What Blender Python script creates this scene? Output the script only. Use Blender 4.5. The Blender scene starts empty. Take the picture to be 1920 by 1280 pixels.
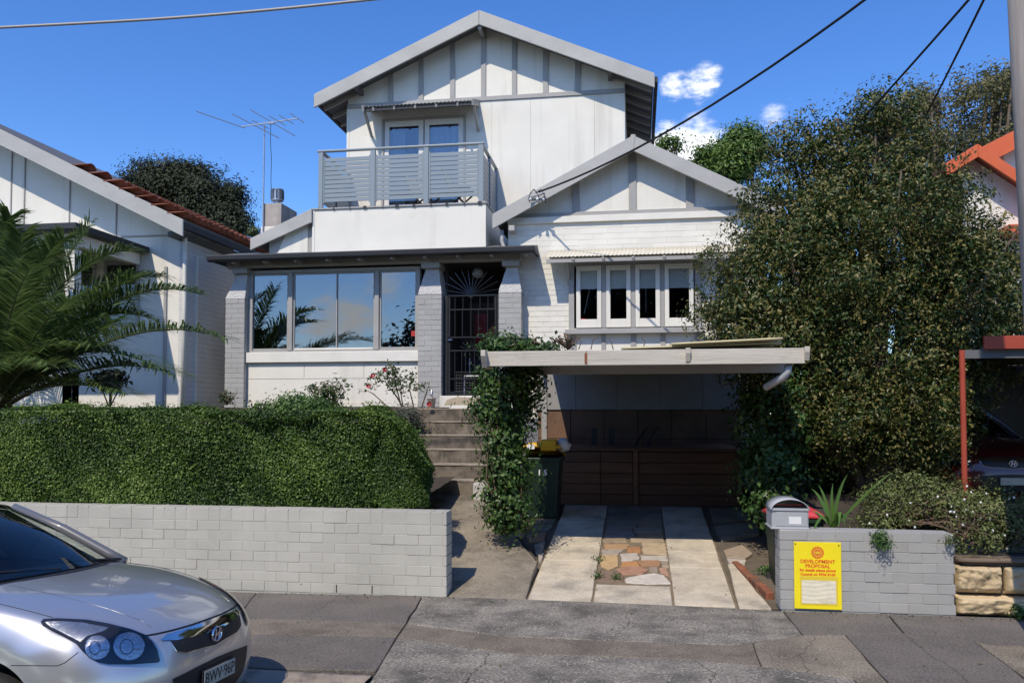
import bpy, bmesh, math, random
import numpy as np
from mathutils import Vector, Matrix, noise as mnoise
from mathutils.bvhtree import BVHTree
random.seed(7); R = math.radians
S = bpy.context.scene; COL = S.collection

# ---------------------------------------------------------------- camera
F, A, P, H = 1550.0, R(8.7), R(2.14), 1.9625      # focal length (px of a 1920 wide frame), yaw, pitch, eye height
cam = bpy.data.cameras.new('camera'); co = bpy.data.objects.new('camera', cam); COL.objects.link(co)
co.location = (0, 0, H); co.rotation_euler = (R(90) + P, 0, A)
cam.sensor_width = 36; cam.lens = F * 36 / 1920; cam.shift_y = 80 / 1920; cam.clip_end = 3000; cam.clip_start = .05
S.camera = co
S.render.resolution_x, S.render.resolution_y = 1024, 682

# ---------------------------------------------------------------- sky and sun
SUN = Vector((.30, 1.0, -1.28)).normalized()          # the way sunlight travels
elev = math.asin(-SUN.z); azim = math.atan2(-SUN.x, -SUN.y)
W = bpy.data.worlds.new('World'); S.world = W; W.use_nodes = True
nt = W.node_tree; N = nt.nodes; L = nt.links; N.clear()
def nd(t, **k):
    n = N.new(t)
    for a_, b_ in k.items(): setattr(n, a_, b_)
    return n
def camray(x, y):
    f = Vector((-math.sin(A) * math.cos(P), math.cos(A) * math.cos(P), math.sin(P))); r = Vector((math.cos(A), math.sin(A), 0))
    return f + r * ((x - 960) / F) + r.cross(f) * ((720 - y) / F)
sky = nd('ShaderNodeTexSky', sky_type='NISHITA'); sky.sun_disc = False
sky.sun_elevation = elev; sky.sun_rotation = azim; sky.altitude = 300; sky.air_density = 1.0; sky.dust_density = .25; sky.ozone_density = 4.5
tc = nd('ShaderNodeTexCoord'); sp = nd('ShaderNodeSeparateXYZ'); L.new(tc.outputs['Generated'], sp.inputs[0])
def mth(op, a_, b_=None, c_=None):
    n = nd('ShaderNodeMath', operation=op)
    for i, v in enumerate((a_, b_, c_)):
        if v is None: continue
        if isinstance(v, (int, float)): n.inputs[i].default_value = v
        else: L.new(v, n.inputs[i])
    return n.outputs[0]
nz = nd('ShaderNodeTexNoise'); nz.inputs['Scale'].default_value = 4.2; nz.inputs['Detail'].default_value = 8; nz.inputs['Roughness'].default_value = .58
mp = nd('ShaderNodeMapping'); mp.inputs['Scale'].default_value = (1, 1, 2.2); L.new(tc.outputs['Generated'], mp.inputs[0]); L.new(mp.outputs[0], nz.inputs['Vector'])
back = mth('MULTIPLY_ADD', sp.outputs[1], -.03, -.10)          # more cumulus in the part of the sky the windows mirror
acc = mth('ADD', nz.outputs['Fac'], back)
nz2 = nd('ShaderNodeTexNoise'); nz2.inputs['Scale'].default_value = 26; nz2.inputs['Detail'].default_value = 9; nz2.inputs['Roughness'].default_value = .62; L.new(mp.outputs[0], nz2.inputs['Vector'])
billow = mth('MULTIPLY_ADD', nz2.outputs['Fac'], 2.2, -.08)       # cauliflower edges and gaps
def puff(acc, x, y, amp, width, my=1):                               # one cumulus cloud: lifts the coverage around one direction
    d = camray(x, y).normalized(); d.y *= my                    # my = -1: the clouds behind the camera that the sunroom windows mirror
    vm = nd('ShaderNodeVectorMath', operation='DISTANCE'); vm.inputs[1].default_value = d; L.new(tc.outputs['Generated'], vm.inputs[0])
    g = mth('MULTIPLY', mth('POWER', mth('DIVIDE', vm.outputs['Value'], width), 2.0), -1.0)
    return mth('ADD', acc, mth('MULTIPLY', mth('MULTIPLY', mth('EXPONENT', g), amp), billow))
for q in ((1295, 156, .38, .027), (1338, 152, .34, .021), (1254, 160, .28, .017), (1245, 284, .46, .036), (1318, 290, .46, .036), (1445, 215, .24, .03), (1760, 80, .15, .05), (632, 592, .26, .036, -1), (585, 612, .22, .026, -1), (690, 614, .24, .028, -1), (740, 540, .18, .03, -1), (500, 650, .2, .025, -1)): acc = puff(acc, *q)
cr = nd('ShaderNodeMapRange', interpolation_type='SMOOTHSTEP'); cr.inputs['From Min'].default_value = .53; cr.inputs['From Max'].default_value = .80; L.new(acc, cr.inputs['Value'])
mx = nd('ShaderNodeMix', data_type='RGBA'); L.new(cr.outputs[0], mx.inputs['Factor']); mx.inputs['B'].default_value = (5.8, 5.95, 6.2, 1)
hs = nd('ShaderNodeHueSaturation'); hs.inputs['Hue'].default_value = .511; hs.inputs['Saturation'].default_value = 1.24; hs.inputs['Value'].default_value = 1.0; L.new(sky.outputs[0], hs.inputs['Color'])
L.new(hs.outputs[0], mx.inputs['A'])
bg = nd('ShaderNodeBackground'); bg.inputs['Strength'].default_value = .15; wo = nd('ShaderNodeOutputWorld')
L.new(mx.outputs['Result'], bg.inputs[0]); L.new(bg.outputs[0], wo.inputs[0])
sl = bpy.data.lights.new('sun', 'SUN'); so = bpy.data.objects.new('sun', sl); COL.objects.link(so)
sl.energy = 3.0; sl.angle = R(.53); sl.color = (1, .905, .765); so.rotation_euler = SUN.to_track_quat('-Z', 'Y').to_euler(); so.location = (-5, -10, 20)
S.view_settings.view_transform = 'Standard'; S.view_settings.look = 'None'; S.view_settings.gamma = 1; S.view_settings.exposure = 0.46

# ---------------------------------------------------------------- helpers: points
def at(x, y, Y): d = camray(x, y); t = Y / d.y; return Vector((d.x * t, Y, H + d.z * t))       # photo pixel + distance -> place
def ground(x, y, z=0.0): d = camray(x, y); t = (z - H) / d.z; return Vector((d.x * t, d.y * t, z))
def slope(x, y, s, Y0): d = camray(x, y); t = (-s * Y0 - H) / (d.z - s * d.y); return Vector((d.x * t, d.y * t, H + d.z * t))
# ---------------------------------------------------------------- helpers: materials
MATS = {}
def mat(name, col, rough=.6, var=.12, scale=3.0, bump=0.0, bscale=80.0, spec=.4, metal=0.0, dirt=None, rnd=0.0, coat=0.0, fine=0.0, stretch=(1, 1, 1), bdist=.01, streak=None, speck=None):
    if name in MATS: return MATS[name]
    m = bpy.data.materials.new(name); m.use_nodes = True; t = m.node_tree; n = t.nodes; l = t.links
    b = n['Principled BSDF']; b.inputs['Roughness'].default_value = rough; b.inputs['Metallic'].default_value = metal
    b.inputs['Specular IOR Level'].default_value = spec; b.inputs['Coat Weight'].default_value = coat; b.inputs['Coat Roughness'].default_value = .04
    g = n.new('ShaderNodeNewGeometry'); mpn = n.new('ShaderNodeMapping'); mpn.inputs['Scale'].default_value = stretch; l.new(g.outputs['Position'], mpn.inputs[0])
    def noise(sc, det=5, ro=.6, raw=False):
        x = n.new('ShaderNodeTexNoise'); x.inputs['Scale'].default_value = sc; x.inputs['Detail'].default_value = det; x.inputs['Roughness'].default_value = ro
        l.new(g.outputs['Position'] if raw else mpn.outputs[0], x.inputs['Vector']); return x.outputs['Fac']
    def rng(fac, a0, a1, b0, b1):
        x = n.new('ShaderNodeMapRange'); l.new(fac, x.inputs['Value'])
        for k, v in zip(('From Min', 'From Max', 'To Min', 'To Max'), (a0, a1, b0, b1)): x.inputs[k].default_value = v
        return x.outputs[0]
    def mul(c, fac):
        x = n.new('ShaderNodeVectorMath'); x.operation = 'SCALE'; l.new(c, x.inputs[0]); l.new(fac, x.inputs['Scale']); return x.outputs[0]
    rgb = n.new('ShaderNodeRGB'); rgb.outputs[0].default_value = (*col, 1); c = rgb.outputs[0]
    if var: c = mul(c, rng(noise(scale), .3, .7, 1 - var, 1 + var))
    if fine: c = mul(c, rng(noise(scale * 30, 3, .7), .3, .7, 1 - fine, 1 + fine))
    if rnd:
        oi = n.new('ShaderNodeObjectInfo'); c = mul(c, rng(oi.outputs['Random'], 0, 1, 1 - rnd, 1 + rnd))
    for dd in (dirt, streak):
        if not dd: continue
        dc, amt, dsc, lo = dd
        if dd is streak:
            x = n.new('ShaderNodeTexNoise'); x.inputs['Scale'].default_value = dsc; x.inputs['Detail'].default_value = 4
            m2 = n.new('ShaderNodeMapping'); m2.inputs['Scale'].default_value = (1, 1, .07); l.new(g.outputs['Position'], m2.inputs[0]); l.new(m2.outputs[0], x.inputs['Vector']); nf = x.outputs['Fac']
        else: nf = noise(dsc, 7, .65, True)
        fac = rng(nf, lo, lo + .22, 0, amt); x = n.new('ShaderNodeMix'); x.data_type = 'RGBA'
        l.new(fac, x.inputs['Factor']); l.new(c, x.inputs['A']); x.inputs['B'].default_value = (*dc, 1); c = x.outputs['Result']
    if speck:                                            # stone chips showing in worn concrete
        sc_, thr, sc_col, amt = speck; vo = n.new('ShaderNodeTexVoronoi'); vo.inputs['Scale'].default_value = sc_; l.new(g.outputs['Position'], vo.inputs['Vector'])
        f1 = rng(vo.outputs['Distance'], thr, thr * .6, 0, amt); gate = rng(noise(4, 5, .7, True), .42, .6, 0, 1); mm = n.new('ShaderNodeMath'); mm.operation = 'MULTIPLY'; l.new(f1, mm.inputs[0]); l.new(gate, mm.inputs[1])
        x = n.new('ShaderNodeMix'); x.data_type = 'RGBA'; l.new(mm.outputs[0], x.inputs['Factor']); l.new(c, x.inputs['A']); x.inputs['B'].default_value = (*sc_col, 1); c = x.outputs['Result']
    l.new(c, b.inputs['Base Color'])
    if bump:
        bp = n.new('ShaderNodeBump'); bp.inputs['Strength'].default_value = bump; bp.inputs['Distance'].default_value = bdist
        l.new(noise(bscale, 4, .65), bp.inputs['Height']); l.new(bp.outputs[0], b.inputs['Normal'])
    MATS[name] = m; return m
def leafmat(name, c0, c1, c2, rough=.42, trans=.22, spec=.5):
    m = bpy.data.materials.new(name); m.use_nodes = True; t = m.node_tree; n = t.nodes; l = t.links; b = n['Principled BSDF']
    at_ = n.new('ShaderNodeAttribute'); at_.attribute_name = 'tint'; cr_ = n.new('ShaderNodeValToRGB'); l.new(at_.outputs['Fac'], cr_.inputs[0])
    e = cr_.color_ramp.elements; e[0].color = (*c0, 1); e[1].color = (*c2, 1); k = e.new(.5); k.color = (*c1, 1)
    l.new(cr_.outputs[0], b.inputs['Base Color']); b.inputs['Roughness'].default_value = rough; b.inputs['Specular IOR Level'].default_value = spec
    tr = n.new('ShaderNodeBsdfTranslucent'); l.new(cr_.outputs[0], tr.inputs[0]); ms = n.new('ShaderNodeMixShader'); ms.inputs[0].default_value = trans
    o = n['Material Output']; l.new(b.outputs[0], ms.inputs[1]); l.new(tr.outputs[0], ms.inputs[2]); l.new(ms.outputs[0], o.inputs[0]); MATS[name] = m; return m
def glass(name, refl, tint=(.8, .85, .86), rough=0.0):
    m = bpy.data.materials.new(name); m.use_nodes = True; t = m.node_tree; n = t.nodes; l = t.links; n.remove(n['Principled BSDF'])
    gl = n.new('ShaderNodeBsdfGlossy'); gl.inputs['Roughness'].default_value = rough; tr = n.new('ShaderNodeBsdfTransparent'); tr.inputs[0].default_value = (*tint, 1)
    lw = n.new('ShaderNodeFresnel'); lw.inputs[0].default_value = 1.5; ad = n.new('ShaderNodeMath'); ad.operation = 'ADD'; ad.use_clamp = True; l.new(lw.outputs[0], ad.inputs[0]); ad.inputs[1].default_value = refl
    ms = n.new('ShaderNodeMixShader'); l.new(ad.outputs[0], ms.inputs[0]); l.new(tr.outputs[0], ms.inputs[1]); l.new(gl.outputs[0], ms.inputs[2]); l.new(ms.outputs[0], n['Material Output'].inputs[0]); MATS[name] = m; return m
WH = (.765, .735, .64)
mat('white_paint', WH, .62, .05, 1.2, .15, 40, dirt=((.5, .48, .44), .35, 1.6, .62), streak=((.42, .39, .33), .4, 4, .57))
mat('white_brick', (.755, .73, .645), .6, .05, 2, .35, 55, rnd=.05, dirt=((.5, .47, .42), .3, 2.2, .62), bdist=.006)
mat('white_trim', (.76, .735, .645), .45, .05, 3, .05, 60)
mat('grey_trim', (.365, .355, .33), .5, .08, 2, .12, 30, dirt=((.24, .235, .225), .4, 2.5, .6))
mat('barge_grey', (.43, .42, .385), .5, .10, 2.5, .2, 25, dirt=((.30, .29, .27), .5, 1.8, .58), stretch=(.5, 1, 1))
mat('grey_brick', (.45, .435, .375), .6, .09, 1.5, .4, 50, rnd=.035, dirt=((.27, .26, .24), .5, 2.6, .62), streak=((.6, .58, .52), .35, 4, .6), bdist=.006)
mat('grey_brick_dark', (.335, .33, .312), .6, .07, 1.5, .4, 50, rnd=.05, dirt=((.2, .2, .2), .45, 2.4, .62), bdist=.006)
mat('grey_brick_house', (.385, .38, .355), .6, .06, 1.5, .4, 50, rnd=.05, bdist=.006)
mat('roughcast', (.56, .55, .53), .8, .10, 8, .9, 45, bdist=.02)
mat('gutter_dark', (.035, .037, .04), .6, .1, 3)
mat('soffit', (.13, .13, .13), .7, .15, 3)
mat('eave_dark', (.12, .12, .12), .7, .15, 3)
mat('rail_paint', (.25, .295, .315), .38, .03, 2, spec=.5)
mat('door_frame', (.70, .68, .64), .45, .05, 3)
mat('black_steel', (.02, .021, .023), .45, .1, 5)
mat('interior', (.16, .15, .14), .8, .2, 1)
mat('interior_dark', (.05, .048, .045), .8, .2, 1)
mat('door_wood', (.10, .05, .03), .5, .2, 4, stretch=(8, 1, .6))
mat('curtain', (.55, .57, .6), .8, .1, 2)
mat('blind', (.86, .83, .74), .8, .06, 3, .1, 60)
mat('red_glass', (.45, .03, .02), .3, .2, 12); mat('amber_glass', (.55, .25, .04), .3, .2, 12)
mat('cream_sheet', (.60, .56, .45), .5, .10, 4, dirt=((.36, .30, .2), .4, 3, .6))
mat('yellow_sheet', (.52, .45, .25), .45, .10, 3, dirt=((.32, .27, .15), .5, 3, .58))
mat('grey_sheet', (.16, .17, .17), .5, .1, 4)
mat('sandy_render', (.46, .38, .27), .85, .12, 6, .3, 60)
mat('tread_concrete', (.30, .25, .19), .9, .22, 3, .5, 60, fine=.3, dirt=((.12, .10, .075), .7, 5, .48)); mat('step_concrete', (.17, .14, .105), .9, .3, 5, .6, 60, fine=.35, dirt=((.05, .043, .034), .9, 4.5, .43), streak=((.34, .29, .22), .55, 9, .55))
mat('path_concrete', (.25, .215, .16), .9, .2, 2, .5, 80, fine=.4, dirt=((.085, .07, .052), .85, 1.5, .43), speck=(48, .35, (.42, .36, .27), .5))
mat('strip_concrete', (.54, .47, .355), .88, .12, 1.8, .35, 90, fine=.22, dirt=((.22, .19, .15), .75, 2.3, .45), streak=((.66, .54, .35), .3, 3, .5))
mat('walk_dark', (.135, .118, .10), .9, .18, 1.5, .6, 90, fine=.5, dirt=((.17, .135, .105), .55, 3.0, .5), speck=(50, .3, (.34, .29, .24), .6))
mat('walk_brown', (.18, .15, .112), .9, .18, 1.5, .6, 90, fine=.55, dirt=((.085, .07, .055), .75, 2.6, .47), speck=(45, .32, (.38, .31, .22), .6))
mat('walk_rough', (.235, .21, .17), .92, .2, 1.2, .9, 60, fine=.6, dirt=((.075, .068, .056), .85, 2.2, .42), speck=(42, .42, (.46, .42, .35), .75))
mat('walk_tan', (.225, .19, .14), .9, .2, 1.5, .6, 80, fine=.55, dirt=((.10, .082, .062), .85, 2.0, .45), speck=(45, .35, (.46, .39, .29), .7))
mat('asphalt', (.05, .05, .052), .9, .15, 2, .8, 160, fine=.35)
mat('kerb_stone', (.30, .245, .19), .9, .2, 4, .8, 30, fine=.35, dirt=((.07, .06, .05), .85, 3.5, .5))
mat('soil', (.055, .042, .03), .95, .25, 5, .8, 40, fine=.4)
mat('stone_fill', (.19, .145, .095), .95, .25, 6, .6, 60, fine=.35); mat('joint_dirt', (.045, .04, .033), .95, .25, 6, .5, 60)
mat('dirt_path', (.13, .105, .075), .95, .25, 4, .8, 50, fine=.4, dirt=((.06, .07, .03), .5, 5, .56))
mat('sandstone', (.50, .385, .23), .85, .14, 4, .5, 40, rnd=.08, dirt=((.34, .19, .08), .5, 3, .58))
mat('stone_cap', (.16, .12, .085), .9, .2, 5, .5, 40)
mat('timber_rail', (.52, .48, .40), .7, .14, 3, .5, 14, dirt=((.26, .22, .17), .6, 3.5, .58), stretch=(.35, 4, 6))
mat('timber_brown', (.14, .068, .038), .7, .25, 3, .4, 20, rnd=.25, stretch=(.4, 4, 8))
mat('timber_panel', (.17, .095, .055), .75, .25, 2, .2, 20, rnd=.12)
mat('shaded_white', (.30, .29, .27), .7, .08, 2)  # white boards darkened, carport shade put into the colour
mat('bark', (.10, .075, .055), .9, .25, 8, .8, 20, stretch=(1, 1, .3))
mat('stem_green', (.12, .13, .05), .6, .2, 8); mat('twig', (.13, .085, .055), .8, .2, 8)
mat('pole_wood', (.30, .27, .24), .85, .15, 3, .5, 12, stretch=(6, 6, .4), streak=((.13, .12, .11), .6, 14, .52))
mat('galv', (.42, .43, .44), .35, .12, 10, metal=.8)
mat('antenna_metal', (.16, .16, .17), .4, .1, 5, metal=.6)
mat('chimney_concrete', (.40, .37, .33), .85, .15, 4, .4, 40, streak=((.2, .18, .16), .7, 7, .5))
mat('wire_black', (.012, .012, .013), .6, 0); mat('wire_pale', (.40, .38, .34), .5, .05)
mat('tile', (.30, .10, .055), .7, .2, 6, .3, 40, rnd=.22, dirt=((.10, .06, .045), .5, 4, .55))
mat('orange_paint', (.62, .125, .04), .5, .08, 2); mat('red_paint', (.36, .06, .028), .5, .1, 3)
mat('bin_green', (.012, .03, .018), .5, .08, 6, .1, 80); mat('bin_yellow', (.62, .34, .015), .5, .06, 4); mat('bin_red', (.55, .05, .06), .5, .06, 4)
mat('rubber', (.018, .018, .018), .8, .1, 10); mat('print_white', (.8, .8, .78), .6, 0); mat('bag', (.55, .55, .56), .4, .1, 12, .4, 30)
mat('box_metal', (.42, .43, .44), .42, .06, 4, metal=.15, spec=.5); mat('box_label', (.72, .72, .70), .6, .06, 20)
mat('sign_yellow', (.86, .70, .012), .5, .03, 4); mat('sign_red', (.72, .12, .02), .5, .03, 4); mat('sign_tan', (.72, .54, .04), .5, .03, 4)
mat('sign_paper', (.72, .66, .50), .7, .08, 8, dirt=((.42, .36, .25), .7, 9, .55), stretch=(1, 1, 4)); mat('screw', (.10, .08, .05), .5, 0)
mat('brick_red', (.27, .095, .05), .9, .3, 8, .7, 30, fine=.2, dirt=((.10, .075, .05), .8, 6, .47))
mat('petal_red', (.50, .012, .03), .5, .15, 20); mat('petal_white', (.8, .8, .78), .6, 0); mat('sticker', (.45, .04, .03), .5, .1, 30); mat('pot_white', (.74, .73, .7), .5, .05, 6)
mat('car_silver', (.52, .525, .54), .30, .0, 1, spec=.5, metal=.7, coat=1.0); mat('car_red', (.09, .005, .005), .3, 0, 1, coat=1.0)
mat('pillar_shade', (.12, .12, .125), .35, 0, coat=.6); mat('chrome', (.75, .76, .78), .07, 0, metal=1.0); mat('black_plastic', (.018, .018, .02), .5, .1, 10); mat('gap', (.008, .008, .008), .8, 0)  # windscreen pillars darkened, their shade put into the paint colour
mat('lamp_silver', (.72, .73, .75), .18, .25, 60, .5, 90, metal=.9); mat('lamp_dark', (.03, .031, .034), .25, .1, 5, metal=.3); mat('badge_blue', (.03, .05, .13), .15, 0, metal=.6)
mat('plate_face', (.42, .41, .34), .5, .04, 8); mat('plate_ink', (.03, .03, .03), .5, 0); mat('cabin', (.16, .155, .15), .8, .1, 3)
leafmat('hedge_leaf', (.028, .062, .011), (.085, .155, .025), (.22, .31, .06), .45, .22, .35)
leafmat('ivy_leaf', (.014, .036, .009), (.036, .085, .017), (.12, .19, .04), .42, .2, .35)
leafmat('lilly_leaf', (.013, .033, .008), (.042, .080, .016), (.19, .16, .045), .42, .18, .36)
leafmat('gum_leaf', (.06, .07, .025), (.13, .135, .055), (.28, .23, .11), .55, .3, .3)
leafmat('fig_leaf', (.014, .022, .011), (.032, .042, .021), (.065, .072, .036), .6, .12, .25)
leafmat('bright_leaf', (.03, .075, .012), (.065, .14, .025), (.14, .23, .05), .45, .25)
leafmat('rose_leaf', (.03, .06, .015), (.06, .10, .03), (.14, .13, .05), .5, .25)
leafmat('daisy_leaf', (.05, .07, .02), (.12, .15, .042), (.24, .26, .085), .5, .25, .35)
leafmat('lavender_leaf', (.07, .085, .06), (.12, .14, .10), (.2, .22, .17), .6, .15)
leafmat('palm_leaf', (.035, .07, .018), (.10, .16, .042), (.27, .32, .12), .42, .35)
leafmat('strap_leaf', (.05, .12, .02), (.10, .20, .035), (.2, .3, .07), .4, .3)
glass('glass_sunroom', .17, (.62, .68, .72)); glass('glass_dark', .0, (.94, .95, .94)); glass('glass_door', .12, (.8, .84, .86)); glass('car_glass', .0, (.78, .85, .80)); glass('lamp_glass', .03, (.96, .97, .98))
# ---------------------------------------------------------------- helpers: things and meshes
ORG = {}
def tag(o, label=None, cat=None, group=None, kind=None):
    for k, v in (('label', label), ('category', cat), ('group', group), ('kind', kind)):
        if v: o[k] = v
    return o
def thing(name, label, cat, loc=(0, 0, 0), group=None):
    o = bpy.data.objects.new(name, None); o.empty_display_size = .2; COL.objects.link(o); o.location = loc; ORG[o.name] = Vector(loc); return tag(o, label, cat, group)
def link(o, parent):
    COL.objects.link(o); ORG[o.name] = Vector((0, 0, 0))
    if parent is not None: o.parent = parent; ORG[o.name] = ORG[parent.name].copy()
    return o
class MB:
    def __init__(s): s.v = []; s.f = []
    def add(s, vs, fs):
        k = len(s.v); s.v += [tuple(v) for v in vs]; s.f += [tuple(i + k for i in f) for f in fs]; return s
    def box(s, x0, x1, y0, y1, z0, z1):
        return s.add([(x0, y0, z0), (x1, y0, z0), (x1, y1, z0), (x0, y1, z0), (x0, y0, z1), (x1, y0, z1), (x1, y1, z1), (x0, y1, z1)],
                     [(0, 3, 2, 1), (4, 5, 6, 7), (0, 1, 5, 4), (1, 2, 6, 5), (2, 3, 7, 6), (3, 0, 4, 7)])
    def xz(s, poly, y0, y1):                       # polygon in the facade plane, extruded in depth
        n = len(poly); vs = [(p[0], y0, p[1]) for p in poly] + [(p[0], y1, p[1]) for p in poly]
        return s.add(vs, [tuple(range(n)), tuple(range(2 * n - 1, n - 1, -1))] + [(i, i + n, (i + 1) % n + n, (i + 1) % n) for i in range(n)])
    def yz(s, poly, x0, x1):
        n = len(poly); vs = [(x0, p[0], p[1]) for p in poly] + [(x1, p[0], p[1]) for p in poly]
        return s.add(vs, [tuple(range(n)), tuple(range(2 * n - 1, n - 1, -1))] + [(i, i + n, (i + 1) % n + n, (i + 1) % n) for i in range(n)])
    def slab(s, top, th):                          # polygon of 3D points, extruded down
        n = len(top); vs = [tuple(p) for p in top] + [(p[0], p[1], p[2] - th) for p in top]
        return s.add(vs, [tuple(range(n)), tuple(range(2 * n - 1, n - 1, -1))] + [(i, i + n, (i + 1) % n + n, (i + 1) % n) for i in range(n)])
    def bar(s, a, b, w, h, up=(0, 0, 1)):          # square bar from a to b
        a, b = Vector(a), Vector(b); d = (b - a).normalized(); u = Vector(up)
        if abs(d.dot(u)) > .98: u = Vector((0, 1, 0))
        r = d.cross(u).normalized(); u = r.cross(d); q = [r * (i * w / 2) + u * (j * h / 2) for i, j in ((-1, -1), (1, -1), (1, 1), (-1, 1))]
        return s.add([a + k for k in q] + [b + k for k in q], [(3, 2, 1, 0), (4, 5, 6, 7), (0, 1, 5, 4), (1, 2, 6, 5), (2, 3, 7, 6), (3, 0, 4, 7)])
    def tube(s, pts, rad, n=6, cap=True):
        pts = [Vector(p) for p in pts]; k0 = len(s.v); m = len(pts); u = None
        for i, p in enumerate(pts):
            d = (pts[min(i + 1, m - 1)] - pts[max(i - 1, 0)]).normalized()
            if u is None: u = Vector((0, 0, 1)) if abs(d.z) < .9 else Vector((0, 1, 0))
            r = d.cross(u).normalized(); u = r.cross(d).normalized(); rr = rad[i] if isinstance(rad, (list, tuple)) else rad
            s.v += [tuple(p + (r * math.cos(t) + u * math.sin(t)) * rr) for t in (2 * math.pi * j / n for j in range(n))]
        for i in range(m - 1):
            for j in range(n): s.f.append((k0 + i * n + j, k0 + i * n + (j + 1) % n, k0 + (i + 1) * n + (j + 1) % n, k0 + (i + 1) * n + j))
        if cap: s.f.append(tuple(k0 + j for j in range(n - 1, -1, -1))); s.f.append(tuple(k0 + (m - 1) * n + j for j in range(n)))
        return s
    def lathe(s, c, prof, n=20, axis='z'):         # prof: (radius, height) along the axis
        k0 = len(s.v); c = Vector(c)
        for r_, h_ in prof:
            for j in range(n):
                t = 2 * math.pi * j / n; q = (r_ * math.cos(t), r_ * math.sin(t), h_)
                s.v.append(tuple(c + Vector(q if axis == 'z' else (q[0], q[2], q[1]) if axis == 'y' else (q[2], q[0], q[1]))))
        for i in range(len(prof) - 1):
            for j in range(n): s.f.append((k0 + i * n + j, k0 + i * n + (j + 1) % n, k0 + (i + 1) * n + (j + 1) % n, k0 + (i + 1) * n + j))
        s.f.append(tuple(k0 + j for j in range(n - 1, -1, -1))); s.f.append(tuple(k0 + (len(prof) - 1) * n + j for j in range(n))); return s
    def grid(s, fn, nu, nv):
        k = len(s.v); s.v += [tuple(fn(i / nu, j / nv)) for i in range(nu + 1) for j in range(nv + 1)]
        s.f += [(k + i * (nv + 1) + j, k + (i + 1) * (nv + 1) + j, k + (i + 1) * (nv + 1) + j + 1, k + i * (nv + 1) + j + 1) for i in range(nu) for j in range(nv)]; return s
    def mesh(s, name, o=Vector((0, 0, 0)), smooth=False):
        me = bpy.data.meshes.new(name); me.from_pydata([(v[0] - o[0], v[1] - o[1], v[2] - o[2]) for v in s.v], [], s.f)
        bm = bmesh.new(); bm.from_mesh(me); bmesh.ops.recalc_face_normals(bm, faces=bm.faces); bm.to_mesh(me); bm.free()
        if smooth:
            for p_ in me.polygons: p_.use_smooth = True
        return me
    def build(s, name, m, parent=None, bevel=0, smooth=False, seg=1, solid=0, sub=0):
        o = ORG[parent.name] if parent is not None else Vector((0, 0, 0))
        me = s.mesh(name, o, smooth); me.materials.append(MATS[m]); ob = link(bpy.data.objects.new(name, me), parent)
        if solid: q = ob.modifiers.new('s', 'SOLIDIFY'); q.thickness = solid
        if bevel: q = ob.modifiers.new('b', 'BEVEL'); q.width = bevel; q.segments = seg; q.limit_method = 'ANGLE'
        if sub: q = ob.modifiers.new('u', 'SUBSURF'); q.levels = sub; q.render_levels = sub
        return ob
def box(name, m, parent, x0, x1, y0, y1, z0, z1, bevel=.004): return MB().box(x0, x1, y0, y1, z0, z1).build(name, m, parent, bevel)
def pbox(name, m, parent, px0, px1, py0, py1, Y0, Y1, bevel=.004):       # box whose front face covers a rectangle of the photo at depth Y0
    a, b = at(px0, (py0 + py1) / 2, Y0), at(px1, (py0 + py1) / 2, Y0); mx_ = (px0 + px1) / 2
    return box(name, m, parent, a.x, b.x, Y0, Y1, at(mx_, py1, Y0).z, at(mx_, py0, Y0).z, bevel)
def text(s, size, m, parent, loc, rot=(R(90), 0, 0), name='lettering', align='CENTER', bold=0.0, ext=.0008, sx=1.0):
    cu = bpy.data.curves.new(name, 'FONT'); cu.body = s; cu.size = size; cu.align_x = align; cu.align_y = 'CENTER'; cu.extrude = ext; cu.offset = bold; cu.resolution_u = 3
    ob = bpy.data.objects.new(name, cu); COL.objects.link(ob); dg = bpy.context.evaluated_depsgraph_get(); me = bpy.data.meshes.new_from_object(ob.evaluated_get(dg))
    bpy.data.objects.remove(ob); me.materials.clear(); me.materials.append(MATS[m]); o = link(bpy.data.objects.new(name, me), parent)
    o.location = Vector(loc) - ORG[parent.name]; o.rotation_euler = rot; o.scale = (sx, 1, 1); return o
BR = {}
def brickmesh(w, h, d, m):
    k = (round(w, 3), round(h, 3), round(d, 3), m)
    if k not in BR:
        c = .002; q = MB(); x, z = w / 2, h / 2
        q.add([(-x, c, -z), (x, c, -z), (x, c, z), (-x, c, z), (-x + c, 0, -z + c), (x - c, 0, -z + c), (x - c, 0, z - c), (-x + c, 0, z - c), (-x, d, -z), (x, d, -z), (x, d, z), (-x, d, z)],
              [(4, 5, 6, 7), (0, 1, 5, 4), (1, 2, 6, 5), (2, 3, 7, 6), (3, 0, 4, 7), (8, 9, 1, 0), (9, 10, 2, 1), (10, 11, 3, 2), (11, 8, 0, 3)])
        me = q.mesh('brick'); me.materials.append(MATS[m]); BR[k] = me
    return BR[k]
def put_brick(parent, x, y, z, w, h, d, m, rz=0.0):
    o = link(bpy.data.objects.new('brick', brickmesh(w, h, d, m)), parent); o.location = Vector((x, y, z)) - ORG[parent.name]; o.rotation_euler = (random.gauss(0, .004), random.gauss(0, .004), rz + random.gauss(0, .004)); return o
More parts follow.
